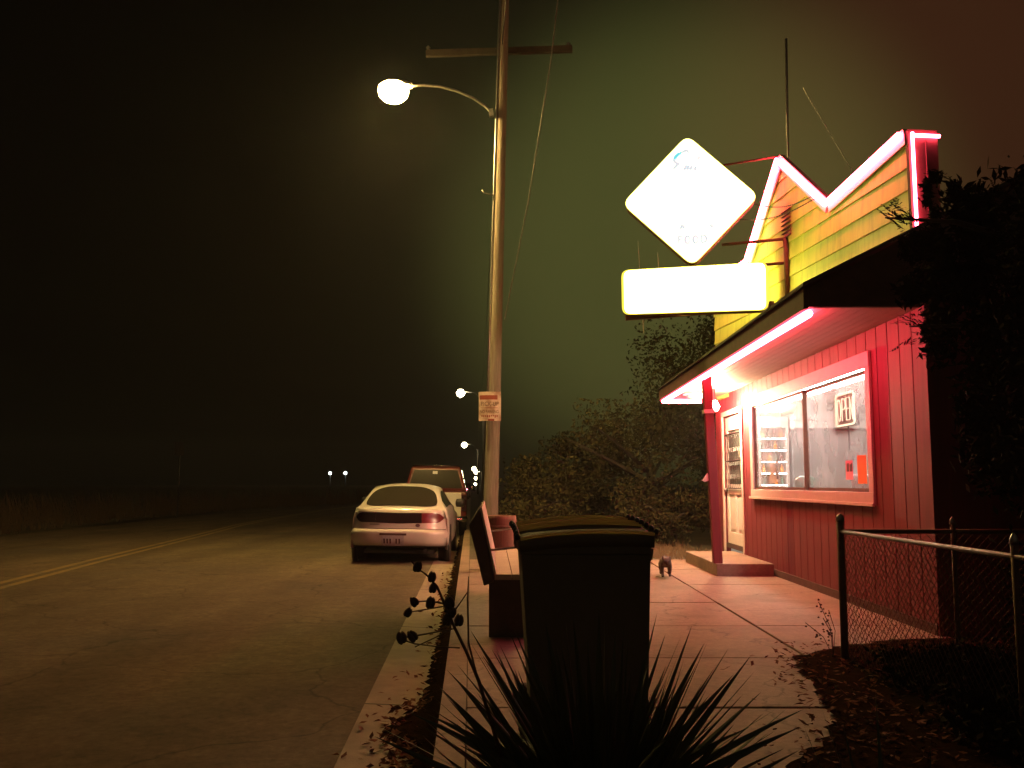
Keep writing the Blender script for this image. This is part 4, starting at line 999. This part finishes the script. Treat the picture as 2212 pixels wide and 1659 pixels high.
for f_ in (0.0, 1.0):
    o_ = nb_ + sh_*f_ + Vector((0, .03 if f_ == 0 else -.09, 0))
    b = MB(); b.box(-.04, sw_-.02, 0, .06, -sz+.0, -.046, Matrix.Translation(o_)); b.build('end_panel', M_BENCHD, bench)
    b = MB(); a0 = nb_.lerp(nt_, .36)+sh_*f_+Vector((.01,.03-.06*f_,0)); a1 = a0+Vector((.36,0,.04)); b.tube([a0, a1, Vector((a1.x+.02, a1.y, sz+.002))], .011, 6); b.build('armrest', M_GALV, bench)
bq = G(1084, 1215); bq = Vector((D(1083,1150,13.0).x, 13.0, 0))
brl = thing('barrel_planter', bq, 'old wooden half barrel beside the foot of the utility pole', 'barrel')
b = MB(); b.lathe([(.17,0),(.20,.2),(.215,.42),(.21,.70),(.205,.76),(.185,.76),(.18,.70),(.02,.69)], 22, Matrix.Translation(bq)); b.build('staves', M_BARREL, brl)
for z_ in (.16, .58): b = MB(); b.lathe([(.212,z_),(.222,z_+.02),(.222,z_+.03),(.214,z_+.05)], 22, Matrix.Translation(bq)); b.build('hoop', M_RUST, brl)

# ================================================================== wheeled bin
Fy, By = 3.95, 4.62
fl_, fr_ = D(1124, 1168, Fy), D(1414, 1158, Fy)
bl_, br_ = D(1109, 1136, By), D(1344, 1122, By)
zt_ = .955
bl_.z = br_.z = .93
cart = thing('wheeled_bin', ((fl_.x+fr_.x)/2, (Fy+By)/2, 0), 'dark upright bin with rows of pale cords stretched over its lid', 'bin')
xl, xr = fl_.x, fr_.x-.012
b = MB()
b.hexa([(xl+.06,Fy+.05,.03),(xr-.025,Fy+.05,.03),(xr-.09,By-.08,.03),(xl+.05,By-.08,.03),(xl+.004,Fy+.004,.90),(xr-.004,Fy+.004,.90),(br_.x-.01,By-.02,.90),(bl_.x+.02,By-.02,.90)])
b.hexa([(xl-.0,Fy+.002,.9005),(xr+.0,Fy+.002,.9005),(br_.x+.03,By,.9005),(bl_.x,By,.9005),(xl-.0,Fy+.002,.94),(xr+.0,Fy+.002,.94),(br_.x+.01,By,.925),(bl_.x,By,.925)])
b.hexa([(xr-.004,Fy+.03,.86),(xr+.012,Fy+.06,.885),(xr+.012,By,.885),(xr-.05,By,.86),(xr-.004,Fy+.03,.925),(xr+.018,Fy+.06,.925),(xr+.018,By,.925),(xr-.05,By,.925)])
b.build('bin_body', M_CART, cart, bevel=.006)
zl0, zl1 = fl_.z, bl_.z-.004
YM = Fy+.36
bl2, br2 = D(1109, 1135, YM), D(1344, 1122, YM)
bl_ = Vector((bl2.x+.005, By, .93)); br_ = Vector((br2.x+.01, By, .93))
def LID(u, v, dz=0):
    a = fl_.lerp(fr_, u); c = bl2.lerp(br2, u); e = bl_.lerp(br_, u)
    if v <= .6:
        p = a.lerp(c, v/.6); p.z += .012*math.sin(math.pi*v/.6)
    else: p = c.lerp(e, (v-.6)/.4); p.z += .012*math.sin(math.pi*(v-.6)/.4)
    p.z += .015*(1-(2*u-1)**2)**.8 + dz; return p
b = MB(); us = [i/16 for i in range(17)]; vsl = [i/20 for i in range(21)]
b.grid(lambda u, v: LID(u, v), us, vsl); b.grid(lambda u, v: LID(u, v, -.05), us, vsl, flip=True)
for v_ in (0, 1): b.grid(lambda u, k: LID(u, v_, -.05*k), us, [0, 1])
for u_ in (0, 1): b.grid(lambda v, k: LID(u_, v, -.05*k), vsl, [0, 1])
lid = b.build('lid', M_CART, cart)
vs_l = [.0] + [.22+.06*k for k in range(3)] + [.49+.05*k for k in range(3)]
for k, v_ in enumerate(vs_l):
    b = MB(); b.tube([LID(u, v_, .007+.004*math.sin(math.pi*u)) for u in us], .0062 if k else .0075, 6); b.build('cord', M_CLID, lid)
for k in range(7):
    for u_, dx_ in ((0, -.010), (1, .014)):
        b = MB(); p = LID(u_, .03+.085*k, .008)+Vector((dx_,0,0)); b.lathe([(.004,-.010),(.012,-.006),(.013,.004),(.009,.014),(.002,.018)], 8, Matrix.Translation(p)); b.build('lid_peg', M_BLKP, lid)
b = MB(); b.tube([(br_.x+.0,By+.0,.93),(br_.x+.07,By+.03,.93),(br_.x+.07,By+.03,.93),(br_.x+.05,By+.02,.84)], .02, 8); b.tube([(bl_.x+.02,By+.05,.935),(br_.x-.02,By+.05,.935)], .016, 8); b.build('handle', M_BLKP, cart)
for x_ in (bl_.x+.05, br_.x-.04):
    b = MB(); b.lathe([(.1,-.03),(.12,-.02),(.12,.02),(.1,.03)], 18, Matrix.Translation((x_, By-.02, .12))@Matrix.Rotation(R(90),4,'Y')); b.build('wheel', M_TIRE, cart)

# ================================================================== chain-link fence
P1 = G(1826, 1425); FZ = .87
fence = thing('chain_link_fence', P1, 'rusty chain-link fence turning a corner before the red shop wall', 'fence')
X1, Y1 = P1.x, P1.y
def fpost(x, y, h, r):
    b = MB(); b.tube([(x,y,-.1),(x,y,h)], r, 12); o = b.build('post', M_RUST, fence)
    b = MB(); b.lathe([(r*1.15,h-.004),(r*1.15,h+.015),(r*.8,h+.035),(.004,h+.048)], 12, Matrix.Translation((x,y,0))); b.build('cap', M_GALV, o)
fpost(X1, Y1, D(1806,1124,Y1).z, .026)
p2 = D(2043, 1130, Y1+.1); fpost(p2.x, Y1, p2.z, .017)
fpost(X1, 4.25, .93, .017); fpost(X1, 2.4, .93, .017); fpost(4.2, Y1, .93, .017)
b = MB(); b.tube([(X1+.03,Y1,FZ),(4.4,Y1,FZ)], .016, 8); b.build('rail', M_RUST, fence)
b = MB(); b.tube([(X1,Y1-.03,FZ),(X1,1.6,FZ)], .014, 8); b.build('rail', mat('weathered_rail', (.075,.058,.042), .55, metal=.3, var=.6, scale=30), fence)
def mesh_run(p, q):
    p, q = Vector(p), Vector(q); L = (q-p).length; u = (q-p).normalized(); b = MB(); st_ = .062; H = FZ-.03
    nx = Vector((-u.y,u.x,0))
    k = -H
    while k < L:
        for sg in (1, -1):
            a0, a1 = k, k+H; z0, z1 = (0, H) if sg > 0 else (H, 0)
            if a0 < 0: t_ = -a0/H; z0 = z0+(z1-z0)*t_; a0 = 0
            if a1 > L: t_ = (L-a0)/(a1-a0); z1 = z0+(z1-z0)*t_; a1 = L
            if a1-a0 > .01: b.tube([p+u*a0+Vector((0,0,.02+z0))+nx*.003*sg, p+u*a1+Vector((0,0,.02+z1))+nx*.003*sg], .0021, 3, cap=False)
        k += st_
    return b.build('mesh', M_RUST, fence, fix=False)
mesh_run((X1,Y1,0), (4.3,Y1,0)); mesh_run((X1,Y1,0), (X1,1.8,0))

# ================================================================== plants
def blade(b, p, az, el_, L, wd, droop=.12, fold=.25):
    d = Vector((math.cos(az)*math.cos(el_), math.sin(az)*math.cos(el_), math.sin(el_))); side_ = Vector((-math.sin(az), math.cos(az), 0)); n = 5
    up_ = side_.cross(d); ro = random.uniform(-1.5,1.5); side_, up_ = side_*math.cos(ro)+up_*math.sin(ro), up_*math.cos(ro)-side_*math.sin(ro)
    L_, R_, M_ = [], [], []
    for i in range(n+1):
        t_ = i/n; c = p + d*L*t_ + Vector((0,0,-droop*L*t_*t_)); w_ = wd*(1-t_**1.8)*(.55+.9*t_ if t_ < .5 else 1.0)
        L_.append(c+side_*w_+up_*w_*fold); R_.append(c-side_*w_+up_*w_*fold); M_.append(c)
    for i in range(n):
        b.face([M_[i], L_[i], L_[i+1], M_[i+1]], True); b.face([R_[i], M_[i], M_[i+1], R_[i+1]], True)
def yucca(c, n, Lr, label, seed, name='yucca', spread=(5, 88), extra=()):
    rnd = random.Random(seed); root = thing(name, c, label, 'yucca', 'spiky yucca plants in the foreground')
    b = MB(); c = Vector(c)
    for i in range(n):
        e = R(rnd.uniform(*spread)); a = rnd.uniform(0, 2*math.pi); L = rnd.uniform(*Lr)
        blade(b, c+Vector((math.cos(a)*.06, math.sin(a)*.06, .06+.2*rnd.random())), a, e, L, rnd.uniform(.013,.022), rnd.uniform(.02,.2))
    for tip in extra:
        t_ = Vector(tip); o = c+Vector((rnd.uniform(-.05,.05),rnd.uniform(-.05,.05),.15)); dv = t_-o; L = dv.length
        blade(b, o, math.atan2(dv.y,dv.x), math.asin(dv.z/L), L, rnd.uniform(.012,.016), 0.0)
    b.build('leaves', M_YUC, root, fix=False)
    b = MB()
    for i in range(n//9):
        a = rnd.uniform(0, 2*math.pi); blade(b, c+Vector((math.cos(a)*.05, math.sin(a)*.05, .1+.2*rnd.random())), a, R(rnd.uniform(5,55)), rnd.uniform(*Lr)*.8, rnd.uniform(.008,.013), rnd.uniform(.5,1.1))
    b.build('dead_leaves', M_DRY, root, fix=False)
    b = MB(); b.tube([c+Vector((0,0,-.05)), c+Vector((0,0,.25))], [.07,.04], 8); b.build('trunk', M_DRY, root)
    return root
YC = (.25, 2.75, .0)
tips = [D(x,y,Y) for x,y,Y in ((1420,1322,2.95),(1438,1368,2.9),(1472,1372,2.8),(1495,1350,2.75),(1530,1382,2.7),(1575,1398,2.75),(1545,1440,2.6),(1632,1448,2.65),(1605,1500,2.5),(1650,1540,2.5),(1520,1470,2.5),
        (1014,1384,2.6),(1040,1392,2.7),(985,1432,2.55),(1062,1402,2.8),(1090,1340,2.9),(1108,1352,2.95),(960,1500,2.5),(948,1560,2.4),(930,1500,2.45),(1010,1480,2.4),(1135,1380,2.95),(1180,1420,2.6),(1260,1450,2.5),(1340,1430,2.5),(940,1620,2.3),(1450,1440,2.5))]
yucca(YC, 330, (.40,.70), 'big dark spiky yucca in front of the dark bin', 5, spread=(22, 84), extra=tips)
Y2 = (.80, 1.95, -.05)
tips2 = [D(x,y,Y) for x,y,Y in ((1758,1479,2.1),(1736,1567,2.0),(1891,1495,2.1),(1900,1600,2.0),(2010,1590,1.9),(1660,1640,2.0),(1610,1655,2.0),(1820,1560,2.0))]
yucca(Y2, 40, (.25,.42), 'smaller yucca with a few upright blades at the bed edge', 9, spread=(15, 85), extra=tips2)
# dry seed stalk
SYs = 2.35
S6 = lambda x, y: D(813 + x*.3465, 1084 + y*.3465, SYs)
stalk = thing('seed_stalk', G(1060,1640), 'dry yucca stalk with round seed pods leaning over the kerb', 'seed stalk')
b = MB(); b.tube([D(1085,1640,2.5), S6(640,1120), S6(560,930), S6(490,790), S6(430,650), S6(380,530), S6(330,470), S6(280,430), S6(240,395), S6(215,365)], [.006,.005,.0045,.004,.004,.0035,.003,.0025,.002,.0015], 6); b.build('stem', M_DRY, stalk)
pods = [(255,405,16),(345,470,15),(350,540,14),(235,625,15),(335,630,17),(195,690,14),(455,630,18),(512,740,17),(440,735,18),(155,850,18),(225,840,17),(470,690,15)]
anch = [(245,395),(330,470),(375,530),(430,640),(430,640),(430,650),(430,650),(490,790),(480,770),(490,790),(490,790),(460,710)]
for (x, y, r_), (ax, ay) in zip(pods, anch):
    p = S6(x, y); rr = r_*.3465/FPX*SYs*2.0
    b = MB()
    b.tube([S6(ax, ay), S6((ax+x)/2, min(ay,y)-8 if y<ay else (ay+y)/2), p], .0016, 4)
    Mx = Matrix.Translation(p) @ Matrix.Rotation(random.uniform(-.7,.7),4,'Y') @ Matrix.Rotation(random.uniform(-.7,.7),4,'X')
    for k in range(3):      # three-lobed capsule split at the tip
        a = 2*math.pi*k/3; off_ = Vector((math.cos(a)*rr*.36, math.sin(a)*rr*.36, 0))
        b.lathe([(.001,-rr),(rr*.45,-rr*.75),(rr*.62,0),(rr*.46,rr*.65),(rr*.12,rr*1.15)], 8, Mx @ Matrix.Translation(off_))
    b.build('pod', M_DRY, stalk)
b = MB(); b.tube([S6(620,1060), S6(575,880), S6(568,600), S6(575,465)], [.003,.0025,.002,.001], 5); b.tube([S6(480,690), S6(530,620), S6(570,560)], .0014, 4); b.tube([S6(520,910), S6(400,905), S6(240,885), S6(160,860)], .0016, 4); b.tube([S6(470,790), S6(380,840), S6(240,905)], .0014, 4); b.build('twig', M_DRY, stalk)

# leaves: crowns
def leafcloud(b, c, rad, n, size, rnd, clumps=None, long=1.0):
    c = Vector(c)
    cl_ = clumps or 14
    cs = []
    for k in range(cl_):
        d = Vector((rnd.gauss(0,1), rnd.gauss(0,1), rnd.gauss(0,1))).normalized()*rnd.uniform(.35,1)**.6
        cs.append((c+Vector((d.x*rad[0], d.y*rad[1], d.z*rad[2])), rnd.uniform(.22,.45)))
    for i in range(n):
        q, rr = rnd.choice(cs); gz = lambda: max(-.95, min(.95, rnd.gauss(0,.5))); g_ = Vector((gz()*rad[0]*rr, gz()*rad[1]*rr, gz()*rad[2]*rr))
        p = q+g_; s_ = size*rnd.uniform(.6,1.4)
        u = Vector((rnd.gauss(0,1),rnd.gauss(0,1),rnd.gauss(0,1))).normalized(); v = u.cross(Vector((rnd.gauss(0,1),rnd.gauss(0,1),rnd.gauss(0,1)))).normalized()
        b.face([p-u*s_*long, p+v*s_*.5, p+u*s_*long, p-v*s_*.5])
def tree(name, c, base, rad, n, size, label, seed, m=M_LEAF, clumps=18, group='dim trees and bushes behind the pole', cat='tree'):
    rnd = random.Random(seed); base = Vector(base); c = Vector(c)
    root = thing(name, base, label, cat, group)
    b = MB(); b.tube([base+Vector((0,0,-.1)), base.lerp(c,.5)+Vector((.1,.05,0)), c], [.16,.12,.05], 8)
    for k in range(6):
        a = rnd.uniform(0, 6.28); q = base.lerp(c, rnd.uniform(.35,.9)); b.tube([q, q+Vector((math.cos(a)*rad[0]*.45, math.sin(a)*rad[1]*.45, rad[2]*.3)), q+Vector((math.cos(a)*rad[0]*.8, math.sin(a)*rad[1]*.8, rad[2]*.5))], [.06,.035,.012], 5)
    b.build('trunk', M_BARK, root)
    b = MB(); leafcloud(b, c, rad, n, size, rnd, clumps); b.build('crown', m, root, fix=False)
    return root
tree('leafy_tree', D(1400,1000,21)+Vector((0,0,.2)), (D(1400,1045,21).x,21,0), (2.3,1.8,1.9), 13000, .05, 'broad bushy tree behind the canopy and pole', 11)
tree('leafy_tree', D(1230,1040,25), (D(1230,1045,25).x,25,0), (1.7,1.6,1.3), 8000, .055, 'low bushy tree just right of the utility pole', 12)
tree('leafy_tree', D(1520,880,26), (D(1520,1045,26).x,26,0), (2.3,2,2.6), 12000, .06, 'taller dim tree whose top shows over the canopy end', 13)
tree('bush', D(1440,1110,18.2), (D(1440,1100,18.2).x,18.2,0), (1.1,.7,.55), 4500, .04, 'low bush at the end of the pavement left of the step', 14, cat='bush')
tree('bush', D(1160,1100,20), (D(1160,1100,20).x,20,0), (1.0,.8,.55), 4000, .04, 'low dark bush between the utility pole and the dark bin lid', 15, cat='bush')
# rough grass on the verge and dry weeds across the road
def tufts(name, spots, m, rnd, h, n):
    b = MB()
    for x, y, z in spots:
        for k in range(n):
            a = rnd.uniform(0,6.28); L = rnd.uniform(*h); dx_, dy_ = math.cos(a)*L*.35*rnd.random(), math.sin(a)*L*.35*rnd.random()
            px_, py_ = x+rnd.gauss(0,.15), y+rnd.gauss(0,.15); w_ = .006+.006*L
            b.face([(px_-w_,py_,z),(px_+w_,py_,z),(px_+dx_+w_*.3,py_+dy_,z+L*.7),(px_+dx_*1.5,py_+dy_*1.5,z+L)])
    return tag(b.build(name, m, fix=False), kind='stuff')
rnd = random.Random(21)
sp1 = [(rnd.uniform(-.2,3.3), 15.1+abs(rnd.gauss(0,2.2)), -.01) for k in range(420)]
o = tufts('verge_grass', sp1, M_WEED, rnd, (.05,.16), 9); tag(o, 'short dry grass and leaves past the end of the pavement', 'grass')
sp2 = []
for k in range(900):
    i = rnd.randrange(len(lv)-2); (ya,xa),(yb,xb) = lv[i],lv[i+1]; f_ = rnd.random(); x_ = xa+(xb-xa)*f_-abs(rnd.gauss(0,1))*3.0-.1
    sp2.append((x_, ya+(yb-ya)*f_, -.13))
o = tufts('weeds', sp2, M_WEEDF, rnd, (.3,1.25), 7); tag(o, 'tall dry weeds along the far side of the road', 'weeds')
# the dark evergreen by the fence and the ivy bank under it
rnd = random.Random(31)
ev = thing('evergreen_tree', (3.6,5.6,0), 'dark evergreen overhanging the near corner of the shop', 'tree')
b = MB(); b.tube([(3.6,5.6,-.1),(3.65,5.6,1.5),(3.6,5.7,3.4),(3.5,5.8,4.6)], [.14,.12,.08,.03], 8)
brs = [(D(1912,470,6.4),(3.6,5.7,2.6)), (D(1965,705,6.6),(3.6,5.7,2.0)), (D(2010,560,6.6),(3.6,5.7,2.4)), (D(2030,430,6.5),(3.6,5.7,2.9))]
for e_, o_ in brs: b.tube([o_, Vector(o_).lerp(e_,.6)+Vector((0,0,.08)), e_], [.035,.02,.006], 5)
b.build('trunk', M_BARK, ev)
b = MB()
def spray(b, p, d, L, rnd):
    d = d.normalized(); x = d.cross(Vector((0,0,1))).normalized()
    for i in range(9):
        for sg in (-1,1):
            q = p+d*L*i/9; e_ = (d*.55+x*sg*.8+Vector((0,0,rnd.uniform(-.3,.3)))).normalized(); l_ = L*.42*(1-i/11); n_ = e_.cross(Vector((0,0,1))).normalized()*.006
            b.face([q-n_, q+e_*l_*.6-n_*1.3, q+e_*l_, q+e_*l_*.6+n_*1.3])
for e_, o_ in brs:
    for k in range(26):
        f_ = rnd.uniform(.35,1); p = Vector(o_).lerp(e_, f_)+Vector((rnd.gauss(0,.05),rnd.gauss(0,.05),rnd.gauss(0,.05)))
        dd = (Vector(e_)-Vector(o_)).normalized()+Vector((rnd.gauss(0,.6),rnd.gauss(0,.6),rnd.gauss(0,.6))); spray(b, p, dd, rnd.uniform(.14,.26), rnd)
leafcloud(b, (3.85,5.7,2.1), (.80,.8,1.45), 30000, .024, rnd, 30, 1.5)
leafcloud(b, D(1985,585,6.6)+Vector((.25,0,0)), (.34,.4,.28), 3500, .026, rnd, 9, 1.6)
leafcloud(b, D(2035,600,6.5)+Vector((.1,0,0)), (.26,.4,.55), 4500, .026, rnd, 10, 1.6)
leafcloud(b, D(2110,800,6.3)+Vector((.25,0,0)), (.30,.4,.9), 8000, .026, rnd, 12, 1.6)
leafcloud(b, D(2036,425,6.4), (.11,.2,.24), 520, .022, rnd, 12, 1.6)
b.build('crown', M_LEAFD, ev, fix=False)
hd = thing('hedge', (4.2,7.9,0), 'dark hedge behind the fence beside the shop corner', 'hedge')
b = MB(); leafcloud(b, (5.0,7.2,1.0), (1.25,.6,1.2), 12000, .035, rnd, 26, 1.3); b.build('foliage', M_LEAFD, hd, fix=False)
b = MB()
for k in range(5): b.tube([(4.1+.4*k,7.2,-.05),(4.15+.4*k,7.2,1.3)], [.03,.012], 5)
b.build('stem', M_BARK, hd)
b = MB()
leafcloud(b, (2.75,5.55,.10), (.55,.55,.16), 6000, .022, rnd, 26, 1.2); leafcloud(b, (2.7,4.4,.1), (.6,.7,.18), 6000, .022, rnd, 26, 1.2)
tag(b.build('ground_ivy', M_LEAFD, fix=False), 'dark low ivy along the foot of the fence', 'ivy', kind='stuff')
# small wispy weed by the corner post
wd_ = thing('wispy_weed', G(1800,1420), 'thin dry weed leaning in front of the fence corner post', 'weed')
b = MB(); q0 = G(1800,1420)
for x, y in ((1768,1300),(1790,1318),(1740,1345),(1778,1335)):
    e_ = D(x,y,q0.y-.05); b.tube([q0, q0.lerp(e_,.5)+Vector((.03,0,.02)), e_], .0025, 4)
    for k in range(10):
        p = q0.lerp(e_, rnd.uniform(.4,1))+Vector((rnd.gauss(0,.015),0,rnd.gauss(0,.015))); s_ = .010; b.face([p-Vector((s_,0,0)), p+Vector((0,0,s_*.7)), p+Vector((s_,.003,0)), p-Vector((0,0,s_*.7))])
b.build('stem', M_DRY, wd_, fix=False)
# fallen leaves
def litter(name, pts, m, rnd, size, label):
    b = MB()
    for x, y, z in pts:
        a = rnd.uniform(0,6.28); s_ = size*rnd.uniform(.5,1.3); u = Vector((math.cos(a),math.sin(a),rnd.gauss(0,.3))); v = Vector((-math.sin(a),math.cos(a),rnd.gauss(0,.35))); p = Vector((x,y,z+s_*.4))
        c_ = Vector((0,0,s_*.25*rnd.uniform(-.3,1)))
        b.face([p-u*s_, p-v*s_*.45+c_, p+u*s_*.2-v*s_*.3+c_, p+u*s_]); b.face([p-u*s_, p+u*s_, p+u*s_*.2+v*s_*.3+c_, p+v*s_*.45+c_])
    return tag(b.build(name, m, fix=False), label, 'leaves', kind='stuff')
b = MB(); rnd = random.Random(77); wv0 = None; y_ = 2.5  # gutter dirt strip, with the kerb's shadow painted in as dark colour
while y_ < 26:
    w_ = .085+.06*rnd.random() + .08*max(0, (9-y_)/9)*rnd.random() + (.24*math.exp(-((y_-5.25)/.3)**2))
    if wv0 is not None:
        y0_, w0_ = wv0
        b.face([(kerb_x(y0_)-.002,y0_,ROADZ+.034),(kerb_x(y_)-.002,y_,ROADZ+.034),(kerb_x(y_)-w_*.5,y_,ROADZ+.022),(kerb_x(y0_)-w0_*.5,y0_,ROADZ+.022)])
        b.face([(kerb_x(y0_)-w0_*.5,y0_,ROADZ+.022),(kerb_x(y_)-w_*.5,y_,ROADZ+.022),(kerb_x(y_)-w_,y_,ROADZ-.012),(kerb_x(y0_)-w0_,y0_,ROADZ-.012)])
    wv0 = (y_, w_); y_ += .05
tag(b.build('gutter_dirt_shade', M_SOIL, fix=False), 'dark dirt and painted kerb shadow along the gutter', 'dirt', kind='stuff')
rnd = random.Random(41); pts = []
for k in range(1500):
    px, py = rnd.uniform(1560,2260), 1659-(rnd.random()**.7)*270
    edge = 1713 if py < 1500 else 1760
    if px < edge-40 and rnd.random() < .93-(.2 if py > 1600 else 0): continue
    q = G(px, py, .014); pts.append((q.x,q.y,q.z))
litter('bed_leaves', pts, M_DEAD, rnd, .024, 'dry brown leaves over the planting bed')
pts = []
for k in range(750):
    y_ = rnd.uniform(3.2, 15) if k > 420 else rnd.gauss(5.0, .55); sp = .10 if k > 420 else .17
    x_ = kerb_x(y_)-.03-abs(rnd.gauss(0,sp)); pts.append((x_, y_, ROADZ+.0))
litter('gutter_leaves', pts, M_DEAD, rnd, .030, 'dead leaves gathered in the gutter')

# ================================================================== cat
cq = G(1438, 1246)
cat = tag(bpy.data.objects.new('cat', None), 'brown tabby cat walking along the pavement towards the street bin', 'cat'); C.objects.link(cat); cat.location = cq; cat.rotation_euler = (0,0,R(-6)); cat.scale = (1.12, 1.05, 1.08)
V = []; E = []; RD_ = []
def add(p, r, par=None):
    V.append(p); RD_.append(r)
    if par is not None: E.append((par, len(V)-1))
    return len(V)-1
pel = add((0,.17,.185), .066); mid_ = add((0,.03,.18), .074, pel); chs = add((0,-.11,.18), .066, mid_); nk = add((0,-.18,.195), .046, chs); hd_ = add((.005,-.235,.195), .050, nk); mz = add((.006,-.285,.178), .024, hd_)
for sg in (-1, 1):
    e_ = add((sg*.036,-.228,.238), .018, hd_); add((sg*.043,-.226,.262), .005, e_)
    s_ = add((sg*.042,-.115,.14), .030, chs); el2 = add((sg*.046,-.10+sg*.012,.095), .022, s_); wr = add((sg*.043,-.115+sg*.03,.045), .0165, el2); add((sg*.043,-.14+sg*.035,.014), .017, wr)
    h_ = add((sg*.042,.165,.14), .038, pel); kn = add((sg*.05,.125-sg*.01,.10), .027, h_); hk = add((sg*.046,.195-sg*.02,.065), .016, kn); pw = add((sg*.046,.17-sg*.025,.014), .017, hk)
t1 = add((0,.235,.20), .022, pel); t2 = add((.02,.30,.17), .016, t1); t3 = add((.035,.36,.12), .014, t2); add((.03,.43,.11), .010, t3)
me = bpy.data.meshes.new('body'); me.from_pydata(V, E, []); me.update()
cb = bpy.data.objects.new('body', me); C.objects.link(cb); cb.parent = cat; me.materials.append(M_FUR)
sm_ = cb.modifiers.new('skin', 'SKIN'); sm_.use_smooth_shade = True
for i, sv in enumerate(me.skin_vertices[0].data): sv.radius = (RD_[i], RD_[i]); sv.use_root = (i == 0)
su = cb.modifiers.new('sub', 'SUBSURF'); su.levels = 2; su.render_levels = 2
for sg in (-1, 1):
    b = MB(); b.lathe([(.001,-.006),(.006,0),(.001,.006)], 8, Matrix.Translation((.005+sg*.021,-.277,.205))); o = b.build('eye', M_BLKP); o.parent = cat

# ================================================================== thin haze volume, added to stand in for lens glare round the lights
if ADDED_HAZE > 0:
    b = MB(); b.box(-700,700,-310,910,-1.3,40)
    m = bpy.data.materials.new('added_haze'); m.use_nodes = True; t = m.node_tree; t.nodes.remove(t.nodes['Principled BSDF'])
    v = nn(t, 'ShaderNodeVolumePrincipled'); v.inputs['Color'].default_value = (.9,.9,.9,1); v.inputs['Density'].default_value = ADDED_HAZE; v.inputs['Anisotropy'].default_value = .35
    t.links.new(v.outputs[0], t.nodes['Material Output'].inputs['Volume'])
    tag(b.build('added_haze', m), kind='stuff')
